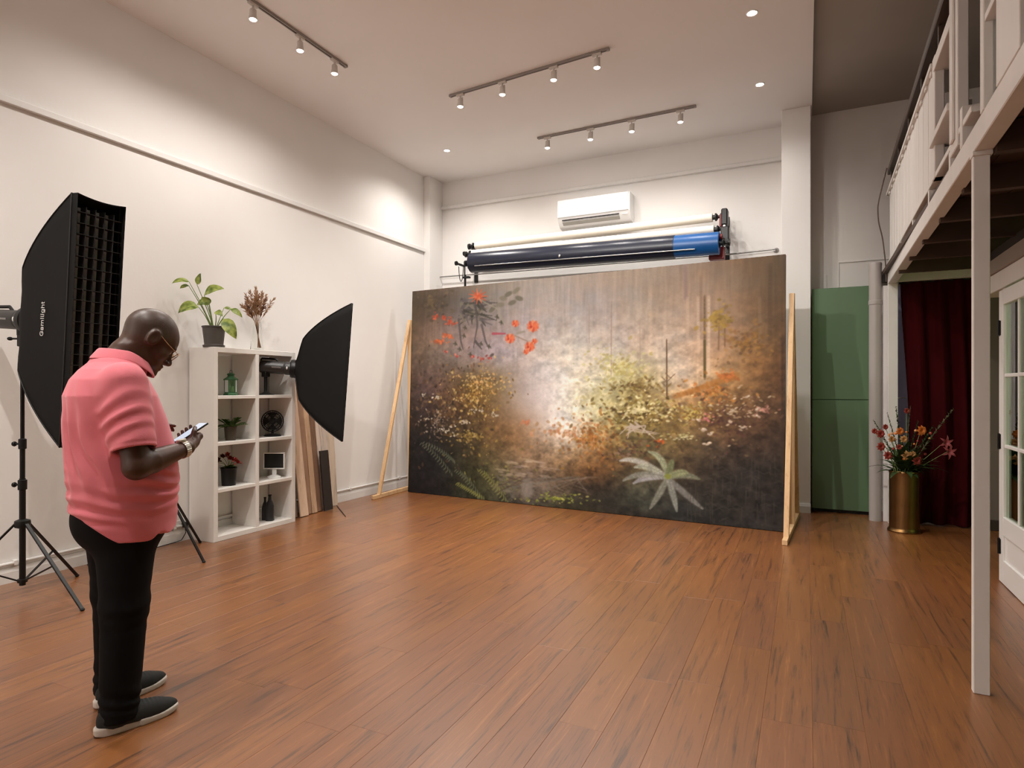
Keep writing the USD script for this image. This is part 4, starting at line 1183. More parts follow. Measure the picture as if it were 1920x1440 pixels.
# two dark bottles
for k, (x, y, hh, rr, lb_) in enumerate([(506, 973, 0.255, 0.040, "taller dark grey bottle in the bottom right cell"), (497, 972, 0.225, 0.030, "slimmer dark bottle behind the taller one in the bottom right cell")]):
    b_ = thing("bottle", lb_, "bottle", on_shelf(x, y, -4.78 - 0.07 * k, 0))
    part(b_, "glass_body", lathe([(0.0, 0.0), (rr, 0.0), (rr * 1.02, 0.01), (rr, hh * 0.55), (rr * 0.72, hh * 0.70), (rr * 0.38, hh * 0.80), (rr * 0.34, hh * 0.96), (0.0, hh * 0.96)], 28), look(f"dark_bottle_{'ab'[k]}", (0.020, 0.020, 0.024), 0.35), 40)
    part(b_, "stopper", lathe([(0.0, hh * 0.95), (rr * 0.40, hh * 0.95), (rr * 0.42, hh), (0.0, hh)], 20), M_black, 40)

# ---------------------------------------------------------------- boards leaning on the wall beside the shelf
brd = [  # y0, width, foot distance from wall, height, colours, label
    (4.705, 0.15, 0.20, 1.62, (132, 106, 90), "dark taupe board leaning next to the shelving unit"),
    (4.865, 0.115, 0.235, 1.60, (206, 176, 150), "pale tan board leaning in front, second from the shelving unit"),
    (4.985, 0.075, 0.20, 1.66, (150, 116, 92), "narrow brown board leaning third from the shelving unit"),
    (5.065, 0.075, 0.205, 1.58, (190, 156, 126), "narrow light brown board leaning fourth from the shelving unit"),
    (5.145, 0.080, 0.19, 1.64, (126, 94, 74), "narrow dark brown board leaning fifth from the shelving unit"),
    (5.230, 0.11, 0.15, 1.50, (216, 198, 184), "pinkish white board leaning behind the short dark one"),
    (5.345, 0.10, 0.135, 1.45, (204, 190, 178), "grey white board leaning between the short dark one and the last white one"),
    (5.450, 0.115, 0.115, 1.36, (214, 196, 176), "white board leaning last in the row, farthest from the shelving unit"),
]
for k, (y0, w, dx, h, c, lb_) in enumerate(brd):
    m_ = wood(f"board_tone_{'abcdefgh'[k]}", lin(*(np.array(c) * 0.72)), lin(*c), lin(*np.minimum(np.array(c) * 1.12, 240)), axis="z", rough=0.65, spread=0.03)
    b0, b1 = np.array([XL + dx, y0 + w / 2, 0.006]), np.array([XL + 0.022, y0 + w / 2, math.sqrt(h * h - dx * dx)])
    solo("board", bar(b0, b1, 0.016, w, 0.0015, (1, 0, 0)) if False else bar(b0, b1, w, 0.016, 0.0015, (1, 0, 0.0)), m_, lb_, "board", group=None)
solo("board", bar((XL + 0.235, 5.285, 0.006), (XL + 0.165, 5.285, 0.66), 0.13, 0.018, 0.0015, (1, 0, 0)), look("dark_board", (0.030, 0.022, 0.020), 0.6, vary=0.2, scale=8), "short dark brown board leaning in front of the white boards", "board")
s0, s1 = onZ(632, 948, 0.006), onZ(648, 968, 0.006)
solo("stick", rod(s0, s1, 0.005, 0.004, 8), M_handrail, "thin dark stick lying on the floor at the foot of the leaning boards", "stick")

# wall socket low on the left wall, with a plug and its lead
ws0 = onX(338, 984, XL)
wsk = thing("wall_socket", "white wall socket with a dark plug, low on the left wall behind the stand's legs", "socket", (XL, ws0[1], ws0[2]))
part(wsk, "plate", box((0, -0.07, -0.043), (0.010, 0.07, 0.043), 0.003), M_white)
part(wsk, "plug", box((0.010, 0.0, -0.022), (0.045, 0.045, 0.022), 0.006), M_black)
part(wsk, "lead", tube([(0.035, 0.022, -0.02), (0.045, 0.02, -0.07), (0.03, -0.01, -0.13), (0.03, -0.08, -ws0[2] + 0.006), (0.05, -0.25, -ws0[2] + 0.006)], 0.0035, 8), M_black, True)

# ---------------------------------------------------------------- flash heads, softboxes and stands


def softbox(name, label, center, yaw, pitch, W, Hh, D, ring_r, grid=True, lip=0.05):
    """Front centre at 'center', facing along yaw (from +x) and pitched down."""
    n = np.array([math.cos(yaw) * math.cos(pitch), math.sin(yaw) * math.cos(pitch), -math.sin(pitch)])
    s = np.array([-math.sin(yaw), math.cos(yaw), 0.0])
    up = np.cross(n, s)
    up = up if up[2] > 0 else -up
    c = np.asarray(center, float)
    t = thing(name, label, "softbox")
    N = 64
    ang = np.linspace(0, 2 * np.pi, N, endpoint=False)
    # corner directions fall on samples so that the four ribs stay sharp
    rect = []
    per = np.array([(1, -1), (1, 1), (-1, 1), (-1, -1)], float)
    for k in range(4):
        a, b = per[k], per[(k + 1) % 4]
        for j in range(N // 4):
            rect.append(a + (b - a) * j / (N // 4))
    rect = np.array(rect)
    ss = np.linspace(0, 1, 20) ** 2.0
    rows = []
    for q in ss:
        hw = ring_r + (W / 2 - ring_r) * q ** 0.50
        hh = ring_r + (Hh / 2 - ring_r) * q ** 0.52
        k = np.clip(q * 7, 0, 1)
        k = k * k * (3 - 2 * k)
        # fabric sags in between the ribs
        mid = 1 - np.max(np.abs(rect), axis=1) * np.min(np.abs(rect), axis=1) ** 2
        sag = 1 - 0.055 * math.sin(math.pi * q) * mid - 0.018 * mid * q
        unit = rect / np.linalg.norm(rect, axis=1, keepdims=True)
        sh_ = unit * ring_r * (1 - k) + rect * np.array([hw, hh]) * k * sag[:, None]
        rows.append(c - n * D * (1 - q) + sh_[:, :1] * s + sh_[:, 1:] * up)
    sagf = 1 - 0.02 * (1 - np.max(np.abs(rect), axis=1) * np.min(np.abs(rect), axis=1) ** 2)
    for d_ in (lip * 0.5, lip):
        rows.append(c + n * d_ + (rect * np.array([W / 2, Hh / 2]) * sagf[:, None]) @ np.stack([s, up]))
    outer = np.vstack(rows)
    nr = len(rows)
    i, j = np.meshgrid(np.arange(nr - 1), np.arange(N), indexing="ij")
    q_ = np.stack([i * N + j, (i + 1) * N + j, (i + 1) * N + (j + 1) % N, i * N + (j + 1) % N], -1).reshape(-1, 4)
    inner = outer * 1.0
    ctr = np.repeat(np.array([r.mean(0) for r in rows]), N, axis=0)
    inner = ctr + (outer - ctr) * 0.992
    e = np.arange(N)
    last = (nr - 1) * N
    rimq = np.stack([last + e, last + e + nr * N, last + (e + 1) % N + nr * N, last + (e + 1) % N], 1)
    f_ = np.vstack([q_, q_[:, ::-1] + nr * N, rimq])
    part(t, "shell", (np.vstack([outer, inner]), f_), M_black_cloth, 35)
    sk = part(t, "speed_ring", lathe([(ring_r * 0.55, -0.035), (ring_r * 1.0, -0.035), (ring_r * 1.06, -0.02), (ring_r * 1.06, 0.01), (ring_r * 0.9, 0.02), (ring_r * 0.55, 0.02)], 32, c - n * D, n), M_black_metal, 40)
    for k in range(4):
        pts = [rows[m][k * (N // 4)] for m in range(0, nr - 2)]
        part(t, "rib", tube(pts, 0.0045, 6), M_black, True)
    part(t, "piping", tube([*(rows[-3][k % N] for k in range(N + 1))], 0.006, 6), M_black, True)
    part(t, "diffuser", ((lambda v, f: (c - n * 0.03 + v[:, :1] * s + v[:, 1:2] * up + v[:, 2:] * n, f))(*box((-W / 2 * 0.91, -Hh / 2 * 0.91, -0.002), (W / 2 * 0.91, Hh / 2 * 0.91, 0.002)))), look(name + "_diffuser", (0.5, 0.5, 0.5) if not grid else (0.02, 0.02, 0.02), 0.7), False)
    if grid:
        nx, ny = 5, 22
        for k in range(1, nx):
            o = c + s * (-W / 2 + W * k / nx) * 0.95 + n * 0.012
            part(t, "grid_strip", bar(o - up * Hh * 0.455, o + up * Hh * 0.455, 0.003, 0.05, 0, n), M_grid, False)
        for k in range(1, ny):
            o = c + up * (-Hh / 2 + Hh * k / ny) * 0.95 + n * 0.012
            part(t, "grid_strip", bar(o - s * W * 0.455, o + s * W * 0.455, 0.003, 0.05, 0, n), M_grid, False)
    return t, n, s, up


M_grid = look("grid_cloth", (0.022, 0.020, 0.020), 0.5)
cv_ = lambda lat, Z, z: R * lat + F * Z + U * z
# left softbox: front faces right and a little away
beta = math.radians(-20)
axis1 = R * math.cos(beta) + F * math.sin(beta)
yaw1 = math.atan2(axis1[1], axis1[0])
ctr1 = cv_(-2.561, 3.757, 1.745)
DEP1 = 0.54
sb1, n1, s1_, u1 = softbox("softbox", "tall narrow black softbox with a fabric grid, nearest the left edge of the picture", ctr1, yaw1, math.radians(4), 0.30, 1.49, DEP1, 0.085, True, 0.05)
side = s1_ if (s1_ @ F) < 0 else -s1_
txt = meshkit.text_mesh("Gamilight", 0.034, 0.002)
tv_ = np.array(txt.vertices)
tc0 = ctr1 - n1 * 0.20 + side * 0.143 - u1 * 0.10
sx_dir = u1
sy_dir = -(n1 * 0.98 + side * 0.10)
sy_dir = sy_dir / np.linalg.norm(sy_dir)
nz_dir = np.cross(sx_dir, sy_dir)
nz_dir = nz_dir if nz_dir @ F < 0 else -nz_dir
part(sb1, "lettering", (tc0 + tv_[:, :1] * sx_dir + tv_[:, 1:2] * sy_dir + (tv_[:, 2:]) * nz_dir, np.array(txt.faces)), look("white_print", (0.75, 0.74, 0.72), 0.6), False, label="white lettering running up the fabric side")


def strobe(label, ring, axis, L, r):
    """A flash head behind its softbox; ring is where its front meets the speed ring."""
    axis = axis / np.linalg.norm(axis)
    d, a, b = frame_of(axis)
    t = thing("flash_head", label, "flash")
    part(t, "body", lathe([(0.0, -L), (r * 0.86, -L), (r * 0.98, -L + 0.012), (r, -L + 0.05), (r, -0.07), (r * 0.93, -0.06), (r * 1.05, -0.045), (r * 1.05, -0.005), (0.0, -0.005)], 36, ring, axis), look("flash_casing", (0.028, 0.026, 0.025), 0.4) if not usedlook("flash_casing") else "/World/Looks/flash_casing", 40)
    upv = np.cross(axis, np.cross(U, axis))
    upv /= np.linalg.norm(upv)
    hp = [ring - axis * (L * 0.98) + upv * (r * 0.7), ring - axis * (L * 0.95) + upv * (r * 1.25), ring - axis * (L * 0.5) + upv * (r * 1.32), ring - axis * (L * 0.42) + upv * (r * 0.95)]
    part(t, "handle", tube(hp, [0.010, 0.011, 0.011, 0.010], 8), M_black, True)
    sd = np.cross(axis, upv)
    sd = sd if sd @ F < 0 else -sd
    part(t, "name_strip", bar(ring - axis * L * 0.62 + sd * (r * 1.0) + upv * 0.006, ring - axis * L * 0.30 + sd * (r * 1.0) + upv * 0.006, 0.003, 0.012, 0.0005, upv) if False else bar(ring - axis * L * 0.60 + sd * (r * 1.003), ring - axis * L * 0.30 + sd * (r * 1.003), 0.012, 0.003, 0.0005, sd), M_grey_metal, label="pale printed strip along the side")
    part(t, "latch", ball(ring - axis * 0.03 + sd * r * 1.05, (0.008, 0.008, 0.016), 8), M_white, True)
    return t, upv


def usedlook(n):
    return bool(stage.GetPrimAtPath(f"/World/Looks/{n}"))


ring1 = ctr1 - n1 * (DEP1 + 0.035)
st1, up1 = strobe("flash head behind the tall left softbox, on the near stand", ring1, n1, 0.36, 0.062)
# stand under it
base1 = np.array([-4.415, 2.16])
topz = ring1[2] - 0.075
hub1 = ring1 - n1 * 0.05
part(st1, "bracket", MB().mesh(rod(hub1 - up1 * 0.05, hub1 - up1 * 0.10, 0.030, 0.026)).box(hub1 + np.array([-0.022, -0.022, -0.17]), hub1 + np.array([0.022, 0.022, -0.08]), 0.004).mesh(rod(hub1 + np.array([0, 0, -0.12]), hub1 - R * 0.075 + np.array([0, 0, -0.12]), 0.006)).mesh(ball(hub1 - R * 0.08 + np.array([0, 0, -0.12]), (0.016, 0.016, 0.012), 8)).get(), M_black, 40)


def light_stand(label, x, y, top, hubz, foot_r, angles, colbot, knob_dir=-R, sections=(0.62, 0.36)):
    t = thing("light_stand", label, "light stand", (x, y, 0))
    z1, z2 = hubz + 0.25, hubz + (top - hubz) * 0.45
    part(t, "lower_tube", rod((0, 0, colbot), (0, 0, z1 + 0.04), 0.0175), M_black_metal)
    part(t, "middle_tube", rod((0, 0, z1), (0, 0, z2 + 0.03), 0.0145), M_black_metal)
    part(t, "upper_tube", rod((0, 0, z2), (0, 0, top), 0.0115), M_black_metal)
    for z, r in ((z1, 0.025), (z2, 0.022)):
        c = part(t, "clamp_collar", lathe([(r * 0.6, -0.035), (r, -0.03), (r, 0.03), (r * 0.6, 0.035)], 20, (0, 0, z)), M_black, 40)
        part(c, "knob", MB().mesh(rod((0, 0, z), knob_dir * 0.05 + U * z, 0.006)).mesh(lathe([(0, 0), (0.014, 0), (0.017, 0.006), (0.014, 0.016), (0, 0.016)], 12, knob_dir * 0.045 + U * z, knob_dir)).get(), M_black, 40)
    part(t, "leg_collar", lathe([(0.018, -0.03), (0.042, -0.02), (0.045, 0.0), (0.042, 0.02), (0.018, 0.03)], 20, (0, 0, hubz)), M_black, 40)
    part(t, "brace_collar", lathe([(0.016, -0.012), (0.028, -0.01), (0.028, 0.01), (0.016, 0.012)], 20, (0, 0, colbot + 0.03)), M_black, 40)
    for a, fr_ in angles:
        o = np.array([math.cos(a), math.sin(a), 0])
        foot = o * fr_ + U * 0.008
        start = o * 0.04 + U * hubz
        lg = part(t, "leg", bar(start, foot, 0.022, 0.012, 0.002, U), M_black_metal)
        part(lg, "foot_tip", ball(foot, (0.014, 0.014, 0.009), 8), M_black, True)
        mid = start * 0.5 + foot * 0.5
        part(t, "brace", bar(o * 0.02 + U * (colbot + 0.03), mid, 0.014, 0.008, 0.001, U), M_black_metal)
    return t


light_stand("black light stand at the left edge carrying the tall softbox", hub1[0], hub1[1], hub1[2] - 0.17, 0.48, 0.47, [(math.radians(3), 0.585), (math.radians(112), 0.46), (math.radians(247), 0.46)], 0.085)
f2 = np.array([onZ(382, 1055)[:2], onZ(375, 1018)[:2], (-4.93, 2.86)])
c2 = np.array([-4.68, 3.17])
an2 = [(math.atan2(*(q - c2)[::-1]), float(np.linalg.norm(q - c2))) for q in f2]
light_stand("black light stand behind the standing man, only its legs showing", c2[0], c2[1], 1.34, 0.74, 0.5, an2, 0.30)

# right softbox, on the flash head that stands in the shelf cell
ring2 = onX(545, 691, -4.585)
n2d = np.array([0.758, 0.652, 0.0])
n2d /= np.linalg.norm(n2d)
yaw2 = math.atan2(n2d[1], n2d[0])
D2 = 0.50
pit2 = math.radians(4)
n2 = np.array([math.cos(yaw2) * math.cos(pit2), math.sin(yaw2) * math.cos(pit2), -math.sin(pit2)])
ctr2 = ring2 + n2 * (D2 + 0.035)
sb2, _, s2_, u2 = softbox("softbox", "black softbox seen from its side, in front of the leaning boards", ctr2, yaw2, pit2, 0.34, 1.36, D2, 0.085, False, 0.012)
st2, up2 = strobe("flash head of the right softbox, reaching out of the shelving unit's top right cell", ring2, n2, 0.285, 0.062)
base2 = ring2 - n2 * 0.23
fz = FLOORZ[3]
part(st2, "table_foot", MB().mesh(lathe([(0.0, 0.0), (0.08, 0.0), (0.081, 0.006), (0.05, 0.014), (0.018, 0.03), (0.014, 0.05), (0.0, 0.05)], 28, (base2[0], base2[1], fz))).mesh(rod((base2[0], base2[1], fz + 0.03), base2 - U * 0.05, 0.016)).box(base2 + np.array([-0.03, -0.03, -0.10]), base2 + np.array([0.03, 0.03, -0.04]), 0.006).get(), M_black, 40)

# ---------------------------------------------------------------- brass vase with flowers
VX, VY = 0.834, 6.86
vs = thing("brass_vase", "tall brass cylinder vase on the floor in front of the red curtain", "vase", (VX, VY, 0))
M_brass = look("aged_brass", (0.22, 0.12, 0.045), 0.36, vary=0.15, scale=5, metallic=1.0)
part(vs, "vessel", lathe([(0.0, 0.0), (0.138, 0.0), (0.140, 0.012), (0.128, 0.030), (0.124, 0.045), (0.124, 0.52), (0.122, 0.545), (0.128, 0.56), (0.124, 0.572), (0.116, 0.565), (0.116, 0.05), (0.0, 0.045)], 48), M_brass, 35)
fb = thing("flower_arrangement", "bouquet of orange and red flowers with tall leafy spikes in the brass vase", "flowers", (VX, VY, 0))
vz_ = 5.855 / FPX
M_fgreen = leafy("bouquet_leaf", lin(40, 58, 26), lin(66, 86, 44), scale=20, trans=0.15)
M_spike = leafy("spike_leaf", lin(78, 86, 58), lin(118, 120, 88), scale=30, trans=0.15)
M_orange = look("orange_petal", (0.72, 0.20, 0.035), 0.6, vary=0.2, scale=40)
M_orange2 = look("apricot_petal", (0.62, 0.30, 0.12), 0.6, vary=0.2, scale=40)
M_redp = look("crimson_petal", (0.36, 0.045, 0.035), 0.6, vary=0.2, scale=40)
M_pink = look("pink_lily", (0.40, 0.08, 0.10), 0.55)
br = np.random.default_rng(11)
bp = lambda x, y, fw=0.0: R * (x - 1696) * vz_ + U * ((983 - y) * vz_ + 0.06) + F * fw
mouth = np.array([0, 0, 0.52])


def flower_head(c, r, mat, rings=3, n=8, name="flower"):
    m = MB()
    for q in range(rings):
        e = 0.15 + 1.2 * q / rings
        for j in range(n):
            a = 2 * np.pi * (j + 0.5 * q) / n + br.uniform(-0.1, 0.1)
            d = R * math.cos(a) * math.cos(e) + U * math.sin(a) * math.cos(e) - F * math.sin(e)
            m.add(*leaf(c, c + d * r * (1 - 0.12 * q), r * 0.75, 0.22, up=-F, nseg=6, fold=0.3))
    part(fb, name, m.get(), mat, True)
    part(fb, "flower_stalk", stem([mouth + np.array([c[0], c[1], 0]) * 0.3, (mouth + c) / 2 + R * 0.01, c], 0.003), M_stem, True)


for x, y, r, mt, fw in [(1719, 806, 0.052, M_orange, -0.06), (1687, 808, 0.042, M_orange, 0.0), (1688, 822, 0.04, M_orange2, -0.05), (1685, 851, 0.05, M_orange2, -0.10), (1697, 849, 0.035, M_orange2, -0.11), (1653, 813, 0.045, M_redp, 0.02), (1648, 836, 0.045, M_redp, -0.03),
                        (1657, 852, 0.045, M_redp, -0.06), (1703, 860, 0.05, M_redp, -0.12), (1668, 822, 0.035, M_orange2, -0.03), (1642, 808, 0.03, M_redp, 0.02), (1700, 770, 0.03, M_redp, 0.0), (1660, 800, 0.03, M_redp, 0.0), (1676, 836, 0.03, M_redp, -0.08)]:
    flower_head(bp(x, y, fw), r, mt)
for x, y in [(1762, 828), (1768, 845)]:
    c = bp(x, y, -0.06)
    m = MB()
    for j in range(6):
        a = j * np.pi / 3 + 0.4
        d = R * math.cos(a) + U * math.sin(a) - F * 0.4
        m.add(*leaf(c, c + d * 0.075, 0.026, 0.3, up=-F, nseg=7))
    part(fb, "lily", m.get(), M_pink, True)
    part(fb, "flower_stalk", stem([mouth, (mouth + c) / 2, c], 0.003), M_stem, True)
for tipx, tipy, fw, thick, mt in [(1782, 766, -0.04, 0.034, M_spike), (1714, 762, 0.05, 0.020, M_spike), (1688, 764, 0.06, 0.026, M_fgreen), (1641, 788, 0.02, 0.022, M_fgreen), (1755, 800, 0.04, 0.03, M_fgreen), (1674, 775, 0.08, 0.02, M_fgreen), (1730, 790, 0.06, 0.028, M_fgreen)]:
    tip = bp(tipx, tipy, fw)
    t = np.linspace(0, 1, 14)[:, None]
    line = mouth * (1 - t) + tip * t + np.array([0, 0, 0.06]) * t * (1 - t)
    m = MB().tube(line, np.linspace(0.004, 0.0015, 14), 6)
    for j in range(34):
        q = 0.35 + 0.65 * j / 33
        c = mouth * (1 - q) + tip * q + np.array([0, 0, 0.06]) * q * (1 - q)
        dd = (tip - mouth) / np.linalg.norm(tip - mouth)
        _, sa, sb_ = frame_of(dd)
        an = j * 2.4
        o = (sa * math.cos(an) + sb_ * math.sin(an)) + dd * 0.8
        m.add(*leaf(c, c + o * thick * (1.25 - q) * 1.6, thick * 0.6, 0.2, up=dd, nseg=5))
    part(fb, "leafy_spike", m.get(), mt, True)
for k in range(70):
    a, e = br.uniform(0, 2 * np.pi), br.uniform(-0.15, 1.3)
    L = br.uniform(0.12, 0.30)
    d = np.array([math.cos(a) * math.cos(e), math.sin(a) * math.cos(e), math.sin(e)])
    b0 = mouth + d * 0.06 + U * 0.03
    part(fb, "leaf", leaf(b0, b0 + d * L, 0.055, 0.15, nseg=7), M_fgreen, True)
for k in range(18):
    c = bp(br.uniform(1650, 1740), br.uniform(800, 868), br.uniform(-0.12, 0.02))
    part(fb, "bud", ball(c, br.uniform(0.008, 0.014), 6), [M_orange2, M_redp, M_orange][k % 3], True)
# ---------------------------------------------------------------- the man: smooth surfaces from distance fields
def surface(fn, lo, hi, h):
    """The zero surface of fn inside the box lo..hi as one smooth mesh with cell size h (surface nets on the blocks near it)."""
    lo = np.asarray(lo, float)
    B = 8
    nb_ = np.ceil((np.asarray(hi) - lo) / (h * B)).astype(int)
    n = nb_ * B
    I = np.stack(np.meshgrid(*[np.arange(k) for k in nb_], indexing="ij"), -1).reshape(-1, 3)
    cen = lo + (I + 0.5) * B * h - 0.5 * h
    d = fn(cen)
    f = np.repeat(np.repeat(np.repeat(d.reshape(nb_), B, 0), B, 1), B, 2).astype(np.float32)
    near = np.abs(d) < B * h * 0.87 * 1.5 + 0.02
    off = np.stack(np.meshgrid(*[np.arange(B)] * 3, indexing="ij"), -1).reshape(-1, 3)
    idx = I[near]
    for s in range(0, len(idx), 800):
        g = (idx[s:s + 800, None] * B + off[None]).reshape(-1, 3)
        f[g[:, 0], g[:, 1], g[:, 2]] = fn(lo + g * h)
    f[[0, -1]] = 1
    f[:, [0, -1]] = 1
    f[:, :, [0, -1]] = 1
    ins = f < 0
    cnt = np.zeros(tuple(n - 1), np.int8)
    for a in (0, 1):
        for b in (0, 1):
            for c in (0, 1):
                cnt += ins[a:n[0] - 1 + a, b:n[1] - 1 + b, c:n[2] - 1 + c]
    cell = np.argwhere((cnt > 0) & (cnt < 8))
    vid = np.full(tuple(n - 1), -1, np.int64)
    vid[cell[:, 0], cell[:, 1], cell[:, 2]] = np.arange(len(cell))
    acc, num = np.zeros((len(cell), 3)), np.zeros(len(cell))
    corners = [(a, b, c) for a in (0, 1) for b in (0, 1) for c in (0, 1)]
    val = {q: f[cell[:, 0] + q[0], cell[:, 1] + q[1], cell[:, 2] + q[2]] for q in corners}
    for q in corners:
        for k in range(3):
            if q[k] == 0:
                e = list(q)
                e[k] = 1
                v0, v1 = val[q], val[tuple(e)]
                m = (v0 < 0) != (v1 < 0)
                t = v0[m] / (v0[m] - v1[m])
                p = np.array(q, float)[None].repeat(m.sum(), 0)
                p[:, k] = t
                acc[m] += p
                num[m] += 1
    V = lo + (cell + acc / num[:, None]) * h
    quads = []
    for k in range(3):
        o1, o2 = [(1, 2), (2, 0), (0, 1)][k]
        s0 = [slice(None)] * 3
        s1 = [slice(None)] * 3
        s0[k], s1[k] = slice(0, -1), slice(1, None)
        A, Bv = ins[tuple(s0)], ins[tuple(s1)]
        for want, flip in ((A & ~Bv, False), (~A & Bv, True)):
            e = np.argwhere(want)
            c = []
            for da, db in ((0, 0), (1, 0), (1, 1), (0, 1)):
                g = e.copy()
                g[:, o1] -= da
                g[:, o2] -= db
                c.append(vid[g[:, 0], g[:, 1], g[:, 2]])
            qd = np.stack(c, 1)
            quads.append(qd[:, ::-1] if flip else qd)
    Q = np.vstack(quads)
    Q = Q[(Q >= 0).all(1)]
    return V, np.vstack([Q[:, [0, 1, 2]], Q[:, [0, 2, 3]]])


def cone(P, a, b, r0, r1):
    a, b = np.asarray(a, float), np.asarray(b, float)
    ba = b - a
    t = np.clip((P - a) @ ba / (ba @ ba), 0, 1)
    return np.linalg.norm(P - a - t[:, None] * ba, axis=1) - (r0 + (r1 - r0) * t)


def ell(P, c, r):
    q = P - np.asarray(c, float)
    r = np.asarray(r, float)
    k0 = np.linalg.norm(q / r, axis=1)
    k1 = np.linalg.norm(q / r ** 2, axis=1)
    return k0 * (k0 - 1) / np.maximum(k1, 1e-9)


def smin(a, b, k):
    h = np.maximum(k - np.abs(a - b), 0) / k
    return np.minimum(a, b) - h * h * k / 4


def smax(a, b, k):
    return -smin(-a, -b, k)


HC, BOW = np.array([0, 0.080, 1.590]), math.radians(33)
cb_, sb_b = math.cos(BOW), math.sin(BOW)


def to_head(P):
    q = P - HC
    return np.stack([q[:, 0], q[:, 1] * cb_ - q[:, 2] * sb_b, q[:, 1] * sb_b + q[:, 2] * cb_], 1)


def from_head(q):
    q = np.atleast_2d(q)
    return HC + np.stack([q[:, 0], q[:, 1] * cb_ + q[:, 2] * sb_b, -q[:, 1] * sb_b + q[:, 2] * cb_], 1)


def head(P):
    H = to_head(P)
    A = np.abs(H[:, :1])
    S = np.hstack([A, H[:, 1:]])
    d = ell(H, (0, 0.0, 0.004), (0.080, 0.107, 0.097))
    d = smin(d, ell(H, (0, 0.058, -0.012), (0.064, 0.054, 0.056)), 0.03)
    d = smin(d, ell(H, (0, 0.050, -0.072), (0.058, 0.058, 0.072)), 0.03)
    d = smin(d, ell(H, (0, 0.046, -0.115), (0.054, 0.056, 0.040)), 0.03)
    d = smin(d, ell(S, (0.043, 0.066, -0.066), (0.026, 0.028, 0.026)), 0.02)
    d = smin(d, ell(H, (0, 0.094, -0.146), (0.024, 0.020, 0.019)), 0.025)
    d = smin(d, ell(S, (0.030, 0.104, -0.018), (0.024, 0.010, 0.008)), 0.014)
    d = smax(d, -ell(S, (0.031, 0.113, -0.038), (0.017, 0.016, 0.012)), 0.014)
    d = smin(d, ell(S, (0.031, 0.090, -0.038), (0.0145, 0.0145, 0.0125)), 0.005)
    d = smin(d, cone(H, (0, 0.103, -0.028), (0, 0.126, -0.074), 0.0085, 0.0145), 0.012)
    d = smin(d, ell(S, (0.013, 0.116, -0.081), (0.011, 0.012, 0.009)), 0.008)
    d = smin(d, ell(H, (0, 0.106, -0.104), (0.025, 0.013, 0.0075)), 0.007)
    d = smin(d, ell(H, (0, 0.103, -0.118), (0.023, 0.014, 0.0085)), 0.006)
    ear = ell(S, (0.083, 0.004, -0.030), (0.010, 0.025, 0.036))
    ear = smax(ear, -ell(S, (0.094, 0.006, -0.030), (0.0075, 0.014, 0.023)), 0.006)
    return smin(d, ear, 0.010)


WR = np.array([0.172, 0.168, 1.100])                  # right wrist
PH_L = np.array([-0.15, 0.845, 0.514]); PH_L /= np.linalg.norm(PH_L)
PH_N = np.array([0.05, -0.52, 0.854]); PH_N -= PH_L * (PH_N @ PH_L); PH_N /= np.linalg.norm(PH_N)
PH_W = np.cross(PH_L, PH_N)
PH_W = PH_W if PH_W[0] > 0 else -PH_W
PC = np.array([0.060, 0.215, 1.155])                  # phone centre


def ph(w, l, n):
    return PC + PH_W * w + PH_L * l + PH_N * n


def hand_right(P):
    palm = smin(cone(P, WR, ph(0.045, -0.030, -0.030), 0.027, 0.024), cone(P, ph(0.050, -0.055, -0.030), ph(0.030, 0.012, -0.026), 0.021, 0.017), 0.02)
    palm = smin(palm, cone(P, ph(0.030, -0.050, -0.027), ph(0.012, -0.02, -0.024), 0.019, 0.016), 0.02)
    d = palm
    for l0, s, r in ((-0.046, 0.84, 0.0078), (-0.024, 0.97, 0.0084), (-0.003, 1.0, 0.0086), (0.018, 0.95, 0.0084)):
        k0, k1, k2, k3 = ph(0.020, l0 * 0.85, -0.024), ph(-0.020 * s, l0 + 0.006, -0.0175), ph(-0.047 * s, l0 + 0.012, -0.004), ph(-0.0425 * s, l0 + 0.016, 0.013)
        g = np.minimum(np.minimum(cone(P, k0, k1, r * 1.12, r * 1.05), cone(P, k1, k2, r * 1.05, r * 0.95)), cone(P, k2, k3, r * 0.95, r * 0.82))
        d = smin(d, g, 0.006)
    th = np.minimum(cone(P, ph(0.058, -0.035, -0.018), ph(0.052, -0.004, 0.008), 0.014, 0.0115), cone(P, ph(0.052, -0.004, 0.008), ph(0.024, 0.020, 0.0135), 0.0115, 0.0085))
    return smin(d, th, 0.010)


WL = np.array([-0.200, 0.085, 1.165])                 # left wrist


